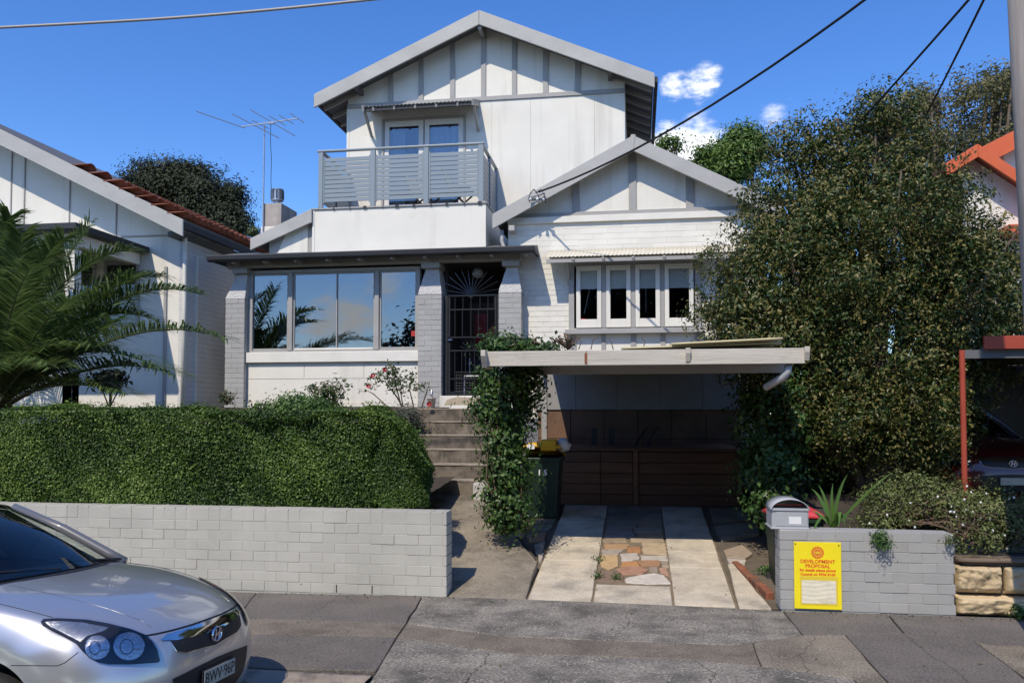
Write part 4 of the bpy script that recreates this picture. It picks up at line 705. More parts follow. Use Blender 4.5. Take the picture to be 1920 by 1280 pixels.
for r_ in range(5):
    for k in range(38):
        y_ = 15.55 + k * .235; x_ = nb.x - .12 - r_ * .36; tile((x_, y_, nb.z + nm * (x_ - nb.x) + .05 + .012 * random.random()), (0, -ang * 1.0, R(90) + random.gauss(0, .01)))
for k in range(5, 7):
    x_ = nb.x - .12 - k * .36; tile((x_, 15.56, nb.z + nm * (x_ - nb.x) + .05 + .02 * random.random()), (0, -ang, R(90) + random.gauss(0, .02)))
MB().tube([at(349, 438, YN - .08), at(347, 450, YN - .08), at(346, 560, YN - .08), at(342, 780, YN - .08)], .045, 8).build('downpipe', 'white_trim', nh, smooth=True)
pc = at(141, 424, 13.8); MB().add([(-20, 13.8, pc.z), (pc.x, 13.8, pc.z), (pc.x, YN, pc.z), (-20, YN, pc.z), (-20, 14.8, pc.z + .3), (pc.x - 1.2, 15.2, pc.z + .32), (pc.x - 1.2, YN, pc.z + .32), (-20, YN, pc.z + .32)], [(0, 1, 5, 4), (1, 2, 6, 5), (4, 5, 6, 7), (0, 3, 2, 1)]).build('porch_roof', 'grey_sheet', nh)
MB().box(-20, pc.x + .06, 13.74, 13.8, pc.z - .06, pc.z + .06).box(pc.x, pc.x + .06, 13.8, YN - .03, pc.z - .06, pc.z + .06).build('gutter', 'gutter_dark', nh, .008)
box('porch_beam', 'white_trim', nh, -20, pc.x - .15, 14.0, 14.12, pc.z - .36, pc.z - .07); box('porch_beam', 'white_trim', nh, pc.x - .3, pc.x - .16, 14.13, YN - .03, pc.z - .30, pc.z - .07)
box('porch_post', 'white_trim', nh, pc.x - .35, pc.x - .15, 14.0, 14.2, 1.8, pc.z - .37); box('low_wall', 'white_paint', nh, -20, pc.x - .15, 14.0, 14.2, 1.4, 2.75)
for a_, b_ in ((140, 180), (196, 262)):
    w_ = frame('window', 'grey_trim', nh, at(a_, 550, YN).x, at(b_, 550, YN).x, at(200, 612, YN).z, at(200, 492, YN).z, YN - .05, YN - .002, .07); MB().box(at(a_, 550, YN).x + .07, at(b_, 550, YN).x - .07, YN - .02, YN - .012, at(200, 612, YN).z + .07, at(200, 492, YN).z - .07).build('pane', 'interior_dark', w_)  # opaque dark sheet behind the glass, the room's darkness as colour
    pane(w_, at(a_, 550, YN).x + .071, at(b_, 550, YN).x - .071, at(200, 612, YN).z + .071, at(200, 492, YN).z - .071, YN - .035, 'glass_dark')
box('trim_board', 'grey_trim', nh, at(308, 600, YN).x, at(313, 600, YN).x, YN - .04, YN - .002, 2.0, at(310, 500, YN).z); box('meter_box', 'grey_trim', nh, at(366, 740, 17.3).x, at(366, 740, 17.3).x + .12, 17.2, 17.5, 2.15, 2.5)
MB().box(nwx - .002, nwx + .05, 16.5, 16.55, 2.2, 5.4).build('conduit', 'white_trim', nh)
# --- right neighbour: orange trimmed gables, red carport with a car in its shade
oh = thing('orange_trimmed_house', 'white house with bright orange gable boards behind the tree', 'house', (7.5, 18, .8)); YO = 17.6
oa, ol, orr = at(1834, 270, YO), at(1775, 306, YO), at(1925, 330, YO)
box('wall', 'white_paint', oh, at(1815, 400, YO + .5).x, 14, YO + .5, YO + .7, .8, 5.55, .004)
def barge(a_, b_, dep, Y, nm_='barge_board'): MB().xz([(a_.x, a_.z), (b_.x, b_.z), (b_.x, b_.z - dep), (a_.x, a_.z - dep)], Y, Y + .06).build(nm_, 'orange_paint', oh, .006)
half_o = oa.x - ol.x; po = (oa.z - ol.z) / half_o; or2 = Vector((oa.x + 2.2, YO, oa.z - 2.2 * (oa.z - orr.z) / (orr.x - oa.x)))
barge(ol, oa, .26, YO); barge(oa + Vector((.004, 0, 0)), or2, .26, YO)
MB().xz([(ol.x + .5, 5.4), (or2.x, 5.4), (or2.x, or2.z - .1), (oa.x, oa.z - .12), (ol.x + .5, ol.z + .5 * po - .12)], YO + .45, YO + .6).build('gable_panel', 'white_paint', oh)
for a_, b_ in ((ol, oa), (oa, or2)): MB().xz([(a_.x, a_.z + .02), (b_.x, b_.z + .02), (b_.x, b_.z - .1), (a_.x, a_.z - .1)], YO + .06, 24).build('roof_slope', 'tile', oh)
o2a, o2b = at(1842, 276, 19.5), at(1990, 200, 19.5); barge(o2a, o2b, .42, 19.5); MB().xz([(o2a.x + .6, 5), (o2b.x + 3, 5), (o2b.x + 3, o2b.z), (o2b.x, o2b.z - .2), (o2a.x + .6, o2a.z + .1)], 19.9, 20.1).build('upper_gable_panel', 'white_paint', oh)
MB().xz([(o2a.x, o2a.z + .02), (o2b.x, o2b.z + .02), (o2b.x, o2b.z - .1), (o2a.x, o2a.z - .1)], 19.56, 25).build('roof_slope', 'tile', oh)
box('window_hood', 'orange_paint', oh, at(1890, 430, 17.6).x, at(1890, 430, 17.6).x + 2.5, 17.55, 18.09, at(1905, 438, 17.6).z, at(1905, 421, 17.6).z, .006)
w_ = frame('window', 'white_trim', oh, at(1850, 610, 18.05).x, at(1930, 610, 18.05).x, at(1880, 640, 18.05).z, at(1880, 520, 18.05).z, 18.04, 18.098, .07); xa = at(1850, 610, 18.05).x; xb = at(1930, 610, 18.05).x
MB().box(xa + .07, xb - .07, 18.085, 18.095, at(1880, 640, 18.05).z + .07, at(1880, 520, 18.05).z - .07).build('pane', 'glass_dark', w_); MB().box(xa + .07, xb - .07, 18.096, 18.099, at(1880, 640, 18.05).z + .07, at(1880, 520, 18.05).z - .07).build('dark_backing', 'interior_dark', w_)  # thin dark sheet behind the glass stands in for the unlit room
q = MB()
for k in range(1, 6): x_ = xa + .07 + (xb - xa - .14) * k / 6; q.box(x_ - .012, x_ + .012, 18.06, 18.084, at(1880, 640, 18.05).z + .07, at(1880, 520, 18.05).z - .07)
for k in range(1, 7): z_ = at(1880, 640, 18.05).z + .07 + k * .2; q.box(xa + .07, xb - .07, 18.05, 18.0595, z_ - .012, z_ + .012)
q.build('glazing_bars', 'white_trim', w_)
rc = thing('red_carport', 'dark carport with red post and red fascia at the right edge', 'carport', (5.2, 10.6, .8)); YRC = 10.5
px_ = at(1809, 800, YRC).x; zr = at(1880, 655, YRC).z
MB().tube([(px_ - .0, YRC + .04, .7), (px_, YRC + .04, zr)], .032, 10).build('post', 'red_paint', rc); box('fascia', 'red_paint', rc, at(1843, 640, YRC).x, 10, YRC - .05, YRC, zr, at(1880, 630, YRC).z, .006)
MB().slab([(px_ + .22, YRC + .01, zr + .03), (10, YRC + .01, zr + .03), (10, 17.2, zr + .25), (px_ + 2.2, 17.2, zr + .25)], .06).build('roof', 'eave_dark', rc); MB().bar((px_ - .02, YRC + .05, zr - .05), (10, YRC + .04, zr - .05), .06, .10).build('beam', 'eave_dark', rc)
box('back_wall', 'interior', rc, px_ - .5, 10, 17.25, 17.4, .6, zr + .3, 0); box('side_wall', 'interior', rc, 9.9, 10, YRC + .1, 17.2, .6, zr + .2, 0)
# ================================================================ CARPORT
cpt = thing('carport', 'flat timber carport with a long pale fascia beam over the driveway', 'carport', (0, 10.5, .2)); YF = 9.70
fx0, fx1 = at(912, 670, YF).x, at(1510, 670, YF).x; fz0, fz1 = at(1200, 684, YF).z, at(1200, 655.5, YF).z
xs_ = [fx0, at(1100, 670, YF).x, at(1290, 670, YF).x, fx1]
for a_, b_ in zip(xs_, xs_[1:]): box('fascia_beam', 'timber_rail', cpt, a_ + .002, b_ - .002, YF, YF + .045, fz0, fz1, .005)
for x_ in (fx0 - .02, fx1 + .015, at(1290, 670, YF).x): MB().yz([(YF - .05, fz1 + .012), (YF - .05, fz1 - .05), (YF - .01, fz0 + .03), (YF + .0, fz0 + .03), (YF - .001, fz1 + .012)] if x_ not in (fx0 - .02,) else [(YF - .12, fz1 + .01), (YF - .12, fz1 - .06), (YF - .02, fz0 - .02), (YF + .3, fz0 - .02), (YF + .3, fz1 + .01)], x_ - .028, x_ + .028).build('rafter_end', 'timber_rail', cpt, .004)
for px in (1100,): box('rust_plate', 'brick_red', cpt, at(1096, 670, YF).x, at(1101, 670, YF).x, YF - .004, YF - .0005, fz0 + .02, fz1 - .03, 0)
zb_ = lambda Y: fz0 + .02 + (Y - YF) * .055
for i, x_ in enumerate((fx0 + .03, -1.0, -.1, .75, fx1 - .05)): MB().bar((x_, YF + .046, zb_(YF) + .07), (x_, 15.3, zb_(15.3) + .07), .05, .12).build('rafter', 'timber_rail', cpt)
MB().slab([(fx0 + .03, YF + .05, zb_(YF) + .155), (fx1 - .03, YF + .05, zb_(YF) + .155), (fx1 - .03, 16.55, zb_(16.55) + .155), (fx0 + .03, 16.55, zb_(16.55) + .155)], .02).build('roof', 'interior', cpt)
MB().bar((-1.9, 15.2, zb_(15.2)), (1.9, 15.2, zb_(15.2)), .08, .16).build('back_beam', 'grey_trim', cpt); MB().bar((fx0, 11.0, zb_(11) - .06), (fx1, 11.0, zb_(11) - .06), .07, .14).build('cross_beam', 'grey_trim', cpt)
for x_, y_ in ((-1.62, 11.0), (1.80, 12.6), (-1.72, 15.2), (1.85, 15.2)): box('post', 'grey_trim', cpt, x_ - .05, x_ + .05, y_ - .05, y_ + .05, 0, zb_(y_) - .1, .004)
MB().tube([at(1478, 684, YF + .1), at(1477, 696, YF + .1), at(1470, 706, YF + .12), at(1436, 726, YF + .35)], .045, 10).build('downpipe', 'box_metal', cpt, smooth=True)
# sheets lying on the roof
ys = thing('roofing_sheets', 'yellowed corrugated sheets lying on the carport roof', 'roofing sheet', (.7, 10.4, 2.8))
for k, (pl_, pr_, Y0_, Y1_) in enumerate(((1165, 1466, 10.1, 11.2), (1260, 1468, 10.0, 11.0))):
    xa, xb = at(pl_, 650, Y0_).x, at(pr_, 645, Y0_).x; z0_ = at(pl_, 654 - k * 2, Y0_).z + k * .04; z1_ = at(pr_, 643 - 8 * k, Y0_).z
    MB().grid(lambda u, v: (xa + (xb - xa) * u, Y0_ + (Y1_ - Y0_) * v, z0_ + (z1_ - z0_) * u + .016 * math.sin(v * 2 * math.pi * 11) + .06 * v), 8, 80).build('sheet', 'yellow_sheet', ys, solid=.005, smooth=True)
# --- back of the carport: white wall, brown panels, timber bin store
bk = thing('undercroft_wall', 'brown panelled wall below the white boards at the back of the carport', 'wall', (0, 16.5, .8)); YBK = 16.50
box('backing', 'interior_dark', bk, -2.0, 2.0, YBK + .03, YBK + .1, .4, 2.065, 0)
for k in range(6):
    for j in range(2): box('panel', 'timber_panel', bk, -2.0 + k * .66 + .006, -2.0 + (k + 1) * .66 - .006, YBK, YBK + .028, .9 + j * .6, 1.49 + j * .57, .003)
for k in range(5): box('white_board', 'shaded_white', bk, -2.05 + k * .82 + .004, -2.05 + (k + 1) * .82 - .004, YBK - .03, YBK + .028, 2.07, 3.1, .003)
bs = thing('timber_store', 'low brown timber slatted store across the back of the carport', 'store', (0, 13.6, .5)); YT = 13.62; z0 = .50; z1 = at(1200, 845, YT).z
xsA = [-1.66, -.62, at(1187, 900, YT).x]; xsB = [at(1197, 900, YT).x, 1.64]
for (a_, b_), n_ in (((xsA[0], xsA[1]), 5), ((xsA[1], xsA[2]), 5), ((xsB[0], xsB[1]), 5)):
    hh = (z1 - z0 - .02) / n_
    for k in range(n_): box('plank', 'timber_brown', bs, a_ + .006, b_ - .006, YT + random.uniform(0, .008), YT + .03, z0 + k * hh + .006, z0 + (k + 1) * hh - .004, .004)
box('corner_post', 'timber_brown', bs, xsA[2] + .002, xsB[0] - .002, YT - .03, YT + .03, z0 - .05, z1, .004); box('lid', 'timber_brown', bs, -1.7, 1.66, YT - .05, YBK - .05, z1, z1 + .04, .006); box('carcass', 'interior_dark', bs, -1.65, 1.62, YT + .04, YBK - .06, z0, z1 - .005, 0)
for a_, b_ in ((1109, 1119), (1141, 1151)):
    xx = at(a_, 820, 15).x; box('dark_stake', 'black_plastic', None, xx, at(b_, 820, 15).x, 15, 15.06, z1 + .041, at(1115, 803, 15).z, .004)
    tag(bpy.data.objects[max((o.name for o in bpy.data.objects if o.name.startswith('dark_stake')))], 'short dark stake standing on the timber store, %s of the pair' % ('left' if a_ < 1120 else 'right'), 'stake', 'stakes on the timber store')
for a_, b_, w_ in (((1186, 842), (1213, 803), 'left'), ((1211, 842), (1235, 802), 'right')): tag(MB().tube([at(*a_, 14.6), at((a_[0] + b_[0]) / 2 - 2, (a_[1] + b_[1]) / 2 + 2, 14.8), at(*b_, 15.2)], [.03, .026, .03], 7).build('curved_handle', 'black_plastic', None, smooth=True), 'dark curved handle leaning on the timber store, %s of the pair' % w_, 'handle', 'handles on the timber store')
# ================================================================ BINS
def bin_(name, label, X, Y, Z, lidm, num, open_=False, sc=1.0):
    b = thing(name, label, 'bin', (X, Y, Z)); w0, w1, d0, d1, h = .24 * sc, .29 * sc, .27 * sc, .34 * sc, .96 * sc
    MB().add([(X - w0, Y - d0, Z + .04), (X + w0, Y - d0, Z + .04), (X + w0, Y + d0, Z + .04), (X - w0, Y + d0, Z + .04), (X - w1, Y - d1, Z + h), (X + w1, Y - d1, Z + h), (X + w1, Y + d1, Z + h), (X - w1, Y + d1, Z + h)], [(0, 3, 2, 1), (0, 1, 5, 4), (1, 2, 6, 5), (2, 3, 7, 6), (3, 0, 4, 7), (4, 5, 6, 7)]).build('body', 'bin_green', b, .03, seg=3)
    MB().box(X - w1 - .02, X + w1 + .02, Y - d1 - .02, Y + d1 + .02, Z + h - .06, Z + h + .0).build('rim', 'bin_green', b, .015, seg=2)
    def lid(u, v): x_ = (u - .5) * 2 * (w1 + .03); y_ = (v - .5) * 2 * (d1 + .04); return (X + x_, Y + y_, Z + h + .012 + (.16 * sc if open_ else .0) * (1 - v) + .10 * sc * (1 - abs(2 * u - 1) ** 4) * (1 - abs(2 * v - 1) ** 6) * .9)
    MB().grid(lid, 14, 14).build('lid', lidm, b, smooth=True, solid=.03)
    if open_: MB().box(X + .0, X + .24, Y - d1 - .03, Y - .05, Z + h + .10, Z + h + .27).build('lid_ridge', lidm, b, .03, seg=3); box('lid_label', 'print_white', b, X - .19, X - .08, Y - d1 - .062, Y - d1 - .055, Z + h + .13, Z + h + .20, 0)
    for s_ in (-1, 1): MB().lathe((X + s_ * (w0 + .02), Y + d0, Z + .1), [(.02, -.03), (.1, -.028), (.1, .028), (.02, .03)], 16, 'x').build('wheel', 'rubber', b)
    MB().tube([(X - .2, Y + d1 + .05, Z + h - .03), (X + .2, Y + d1 + .05, Z + h - .03)], .016, 8).build('handle', 'bin_green', b)
    if num: text(num, .115, 'print_white', b, (X + .03, Y - .335 * sc, Z + h - .23), (R(94), 0, 0), 'number', bold=.004)
    return b
bc = at(1013, 900, 12.4); bin_('wheelie_bin', 'dark green wheelie bin numbered 15 with yellow lid in the carport', bc.x, 12.75, dz(12.7) - .06, 'bin_yellow', '1 5', True)
tag(MB().grid(lambda u, v: tuple(at(1056, 834, 12.6) + Vector((.11 * math.cos(u * 6.283) * math.sin(v * 3.14159), .1 * math.sin(u * 6.283) * math.sin(v * 3.14159), -.10 * math.cos(v * 3.14159))) * (1 + .35 * mnoise.noise(Vector((3 * math.cos(u * 6.283), 3 * math.sin(u * 6.283), v * 5))))), 20, 12).build('plastic_bag', 'bag', None, smooth=True), 'crumpled pale plastic bag beside the yellow bin lid', 'bag')
bin_('red_lid_bin', 'red lidded bin hidden behind the letterbox wall', 1.72, 9.75, -.05, 'bin_red', None, False, .93)
# ================================================================ LETTERBOX AND NOTICE
lb = thing('letterbox', 'grey metal letterbox with an arched hood on the brick wall', 'letterbox', at(1482, 990, 8.85)); YL = 8.80
lx0, lx1 = at(1447, 970, YL).x, at(1516, 970, YL).x; lz = RT + .004; lzm = at(1480, 953, YL).z; DL = .36
box('body', 'box_metal', lb, lx0, lx1, YL, YL + DL, lz, lzm, .006); box('base_plate', 'box_metal', lb, lx0 - .012, lx1 + .012, YL - .012, YL + DL + .01, lz - .003, lz + .014, .004)
q = MB(); cxl = (lx0 + lx1) / 2; rr = (lx1 - lx0) / 2 + .008; hh = at(1480, 936, YL).z - lzm + .02
q.grid(lambda u, v: (cxl - rr * math.cos(u * math.pi), YL - .03 + (DL + .05) * v, lzm - .015 + hh * math.sin(u * math.pi)), 24, 1).build('hood', 'box_metal', lb, solid=.006, smooth=True)
q = MB().xz([(cxl - (rr - .012) * math.cos(k / 16 * math.pi), lzm + .002 + (hh - .03) * math.sin(k / 16 * math.pi)) for k in range(17)], YL + DL - .01, YL + DL).build('hood_back', 'box_metal', lb)
box('slot_lip', 'box_metal', lb, lx0, lx1, YL - .016, YL - .001, lzm - .022, lzm + .004, .003); box('front_panel', 'box_metal', lb, lx0 + .045, lx1 - .01, YL - .005, YL - .0005, lz + .03, lzm - .03, .002)
box('number_label', 'box_label', lb, at(1479, 972, YL).x, at(1502, 972, YL).x, YL - .008, YL - .0055, at(1490, 982, YL).z, at(1490, 968, YL).z, 0)
nt_ = thing('notice_board', 'yellow development proposal notice fixed to the letterbox wall', 'sign', at(1533, 1141, 8.73)); YG = 8.728
p0, p1 = at(1490, 1140, YG), at(1577, 1017, YG); pnx0, pnx1, pnz0, pnz1 = p0.x, p1.x, p0.z, p1.z
box('panel', 'sign_yellow', nt_, pnx0, pnx1, YG, YG + .012, pnz0, pnz1, .002); W_ = pnx1 - pnx0; H_ = pnz1 - pnz0; cx_ = (pnx0 + pnx1) / 2; ty = YG - .0006
lz_ = pnz1 - .155 * H_
for r1, r2, m_, dy in ((.135, .0, 'sign_red', .0010), (.085, .070, 'sign_tan', .0018)):
    q = MB(); q.grid(lambda u, v: (cx_ + W_ * (r2 + (r1 - r2) * v) * math.cos(u * 6.2832), YG - dy, lz_ + W_ * (r2 + (r1 - r2) * v) * math.sin(u * 6.2832)), 40, 1).build('seal', m_, nt_)
for k in range(14): t_ = 2 * math.pi * k / 14; box('seal_mark', 'sign_tan', nt_, cx_ + W_ * .11 * math.cos(t_) - .004, cx_ + W_ * .11 * math.cos(t_) + .004, YG - .0022, YG - .0011, lz_ + W_ * .11 * math.sin(t_) - .005, lz_ + W_ * .11 * math.sin(t_) + .005, 0)
MB().xz([(cx_ - .02, lz_ - .012), (cx_ + .02, lz_ - .012), (cx_ + .026, lz_ + .008), (cx_ + .012, lz_ + .004), (cx_, lz_ + .02), (cx_ - .012, lz_ + .004), (cx_ - .026, lz_ + .008)], YG - .0024, YG - .0012).build('seal_emblem', 'sign_tan', nt_)
for s_, zz, sz_ in (('DEVELOPMENT', .290, .108), ('PROPOSAL', .358, .108), ('for details please phone', .420, .079), ('Council on 9936 8100', .482, .082)):
    text(s_, sz_ * W_, 'sign_red', nt_, (cx_, ty, pnz1 - zz * H_), bold=.0016, ext=.001)
box('paper_border', 'sign_tan', nt_, pnx0 + .12 * W_, pnx0 + .92 * W_, YG - .002, YG - .0002, pnz0 + .06 * H_, pnz0 + .49 * H_, 0)
MB().grid(lambda u, v: (pnx0 + W_ * (.155 + .725 * u), YG - .004 - .0012 * math.sin(v * 33 + 2 * math.sin(u * 5)), pnz0 + H_ * (.085 + .345 * v)), 16, 20).build('paper', 'sign_paper', nt_, smooth=True)
for a_, b_ in ((.03, .97), (.95, .96)): MB().lathe((pnx0 + a_ * W_, YG - .004, pnz0 + b_ * H_), [(.007, 0), (.007, .004)], 10, 'y').build('screw', 'screw', nt_)
# ================================================================ POLE AND WIRES
pl0, pl1 = at(1889, -20, 7.4), at(1921, 570, 7.4); dv = (pl0 - pl1) / (pl0.z - pl1.z); rp = .14; bs_ = pl1 + dv * (0 - pl1.z) + Vector((rp, 0, 0))
up = thing('utility_pole', 'weathered grey timber power pole at the right edge', 'pole', bs_); tp = bs_ + dv * 9.0
MB().tube([bs_ - dv * .3, bs_.lerp(tp, .5), tp], [rp * 1.08, rp, rp * .86], 20).build('shaft', 'pole_wood', up, smooth=True); MB().bar(tp + Vector((-1.1, 0, -.5)), tp + Vector((1.1, 0, -.5)), .1, .1).build('crossarm', 'pole_wood', up)
for k in (-.9, -.4, .4, .9): MB().lathe(tp + Vector((k, 0, -.45)), [(.02, 0), (.04, .05), (.03, .1), (.045, .14), (.01, .17)], 10).build('insulator', 'box_label', up)
def wire(label, pts, r, m, name='power_line'):
    P_ = [Vector(p) for p in pts]; out = []
    for i in range(len(P_) - 1):
        a_ = P_[max(i - 1, 0)]; b_ = P_[i]; c_ = P_[i + 1]; d_ = P_[min(i + 2, len(P_) - 1)]
        for k in range(10):
            t = k / 10; out.append(.5 * ((2 * b_) + (c_ - a_) * t + (2 * a_ - 5 * b_ + 4 * c_ - d_) * t * t + (3 * b_ - a_ - 3 * c_ + d_) * t ** 3))
    out.append(P_[-1]); return tag(MB().tube(out, r, 6).build(name, m, None, smooth=True), label, 'cable', 'overhead cables')
wire('pale overhead cable crossing the sky at top left', [at(-500, 78, 9.0), at(0, 52, 9.2), at(350, 32, 9.3), at(710, -2, 9.4), at(1300, -70, 9.5), tp + Vector((.9, 0, -.3))], .017, 'wire_pale')
def span(label, a_, b_, sag, ext, r=.015):
    d_ = b_ - a_; pts = [a_ + d_ * t - Vector((0, 0, sag * 4 * t * (ext - t) / ext ** 2)) for t in (ext * i / 28 for i in range(29))]; return tag(MB().tube(pts, r, 6).build('power_line', 'wire_black', None, smooth=True), label, 'cable', 'overhead cables')
span('black twisted service cable running to the white gable', at(1010, 360, 16.1), at(1592, -155, 11.0), 1.25, 2.3, .018)
span('black cable descending from upper right into the tree, left of two', at(1500, 345, 16), at(1806, -30, 9.5), .25, 2.4)
span('black cable descending from upper right into the tree, right of two', at(1680, 320, 16), at(1836, -25, 9.5), .25, 2.4)
ins = thing('service_bracket', 'metal service bracket with wires on the lower gable barge board', 'bracket', at(1005, 365, 16.05))
MB().tube([at(990, 372, 16.2), at(1022, 362, 16.14)], .018, 6).build('arm', 'galv', ins)
for px in (994, 1008, 1020): MB().lathe(at(px, 372, 16.12), [(.015, -.05), (.035, -.02), (.02, .01), (.03, .04)], 8).build('insulator', 'box_label', ins)
for a_ in ((994, 1002, 1010), (1004, 1014, 1022), (1008, 1000, 992)): MB().tube([at(a_[0], 362, 16.09), at(a_[1], 355, 16.06), at(a_[2], 368, 16.09), at(a_[2] + 1, 380, 16.12)], .008, 5).build('loop', 'wire_black', ins)
# ================================================================ PLANTS
def tree_(*a, **k): return tree(*a, **k)
# clipped hedge on the left wall
rs = np.random.RandomState(11)
hd = thing('clipped_hedge', 'long dense clipped green hedge behind the low grey wall', 'hedge', (-5, 9.8, .8))
hx1 = at(712, 860, 9.2).x; hz1 = at(400, 769, 9.1).z; hx0 = -13
MB().box(hx0, hx1 - .16, 9.27, 9.62, .7, hz1 - .16).build('dark_core', 'soil', hd)  # solid dark box added to make the hedge's inside dark and opaque
def bump(p): return .03 * np.sin(p[:, 0] * .9 + 2) + .035 * np.sin(p[:, 0] * 3.1 + 1.3 * np.sin(p[:, 2] * 2)) + .03 * np.sin(p[:, 2] * 6 + p[:, 0] * 1.7) + .03 * np.sin(p[:, 0] * 11 + p[:, 2] * 8)
def hedge_face(n, o, u, v, nrm, thick):
    a_ = rs.rand(n, 1); b_ = rs.rand(n, 1); p = np.array(o) + a_ * np.array(u) + b_ * np.array(v); dpt = -np.abs(rs.normal(size=(n, 1))) * thick + bump(p)[:, None]; return p + np.array(nrm) * dpt, np.array(nrm) * .8 + rs.normal(size=(n, 3)) * .6 + np.array([0, 0, .45]), np.clip(rs.beta(2, 3, n) + dpt[:, 0] * 3.0 + .13 * np.sin(p[:, 0] * 2.3 + 2 * np.sin(p[:, 2] * 3)) * np.sin(p[:, 2] * 4.1 + p[:, 0] * 1.1) + .08 * np.sin(p[:, 0] * 13 + 5 * np.sin(p[:, 2] * 7)), 0, 1)  # leaf colour darkened by depth, shade of the hollows put into the tint
zb0 = .90; parts = [hedge_face(88000, (-8.2, 9.12, zb0), (hx1 + 8.2, 0, 0), (0, 0, hz1 - zb0), (0, -1, 0), .05), hedge_face(26000, (-8.2, 9.12, hz1), (hx1 + 8.2, 0, 0), (0, .60, 0), (0, 0, 1), .04), hedge_face(9000, (hx1, 9.12, zb0), (0, .60, 0), (0, 0, hz1 - zb0), (1, 0, 0), .05), hedge_face(9000, (hx0, 9.12, zb0), (4.8, 0, 0), (0, 0, hz1 - zb0), (0, -1, 0), .05)]
hxe = at(796, 880, 9.2).x                        # the end by the steps rounds off and drops
q_ = hedge_face(1500, (-8.2, 9.14, hz1), (hx1 + 8.2, 0, 0), (0, .5, 0), (0, 0, 1), .02); q_[0][:, 2] += .03 + .05 * rs.rand(1500) ** 2; parts.append(q_)
q_ = hedge_face(900, (-8.2, 9.12, zb0), (hx1 + 8.2, 0, 0), (0, 0, hz1 - zb0), (0, -1, 0), .02); q_[0][:, 1] -= .04; parts.append((q_[0], q_[1], np.clip(q_[2] + .4, 0, 1)))
q_ = hedge_face(17000, (hx1 - .05, 9.12, zb0), (hxe - hx1 + .05, 0, 0), (0, 0, 1.0), (0, -1, 0), .05); fr_ = (q_[0][:, 0] - hx1) / (hxe - hx1); topz = hz1 - zb0 - .02 - .62 * np.clip(fr_, 0, 1) ** 1.6; q_[0][:, 2] = zb0 + (q_[0][:, 2] - zb0) * topz; q_[0][:, 1] += .30 * np.clip(fr_, 0, 1) ** 4; parts.append(q_)
q_ = hedge_face(9000, (hx1 - .05, 9.12, 0), (hxe - hx1 + .05, 0, 0), (0, .6, 0), (0, 0, 1), .05); fr_ = (q_[0][:, 0] - hx1) / (hxe - hx1); q_[0][:, 2] += hz1 - .03 - .62 * np.clip(fr_, 0, 1) ** 1.6; parts.append(q_)
MB().xz([(hx1 - .2, zb0 - .1), (hxe - .12, zb0 - .1), (hxe - .14, hz1 - .75), (hx1 - .1, hz1 - .2)], 9.30, 9.62).build('dark_core', 'soil', hd)  # same dark fill for the rounded end
C = np.concatenate([p[0] for p in parts]); Nn = np.concatenate([p[1] for p in parts]); T = np.concatenate([p[2] for p in parts])
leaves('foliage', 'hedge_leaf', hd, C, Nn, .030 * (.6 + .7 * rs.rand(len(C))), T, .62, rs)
# looser lower end of the hedge beside the steps
def bush(name, label, cat, blobs, n_cl, per, rc, size, lm, seed, base=None, aspect=.5, inner=.35, up=.4, tip=.3, stems=True, droop=0.0, stem='twig'):
    rs = np.random.RandomState(seed); b0 = blobs[0]; base = base or (b0[0], b0[1], b0[2] - b0[5]); t = thing(name, label, cat, base); C, Nn, T = clumps(rs, blobs, n_cl, per, rc, inner, up, tip)
    leaves('foliage', lm, t, C, Nn, size * (.6 + .7 * rs.rand(len(C))), T, aspect, rs, droop=droop)
    if stems: trunk('stems', t, base, [b[:3] for b in blobs] + [Vector(b[:3]) + Vector((rs.uniform(-.8, .8) * b[3], rs.uniform(-.8, .8) * b[4], rs.uniform(0, .9) * b[5])) for b in blobs for _ in range(4)], .025, stem)
    return t
def bl(px, py, Y, rx, rz, ry=None):
    c = at(px, py, Y); k = Y / F; return (c.x, c.y, c.z, rx * k, (ry or rx * .8) * (k if ry is None else 1), rz * k)
bush('hedge_end_shrub', 'looser green shrub at the lower right end of the hedge', 'shrub', [bl(775, 835, 10.3, 22, 30), bl(770, 870, 10.2, 22, 30)], 120, 22, .07, .036, 'hedge_leaf', 3, aspect=.6)
bush('mounded_shrub', 'low bright green mounded shrub in front of the white sunroom wall', 'shrub', [bl(565, 768, 14.6, 85, 26)], 320, 20, .10, .07, 'bright_leaf', 4)
bush('leafy_sapling', 'sparse leafy shrub against the white sunroom wall', 'shrub', [bl(620, 735, 15.5, 30, 18), bl(642, 722, 15.5, 8, 12), bl(582, 726, 15.5, 12, 5)], 46, 9, .07, .085, 'rose_leaf', 5, (at(618, 770, 15.5)), inner=.2)
bush('yellowed_shrub', 'small yellowish shrub at the foot of the left pillar', 'shrub', [bl(425, 745, 15.6, 12, 14)], 26, 9, .06, .06, 'rose_leaf', 6, inner=.2)
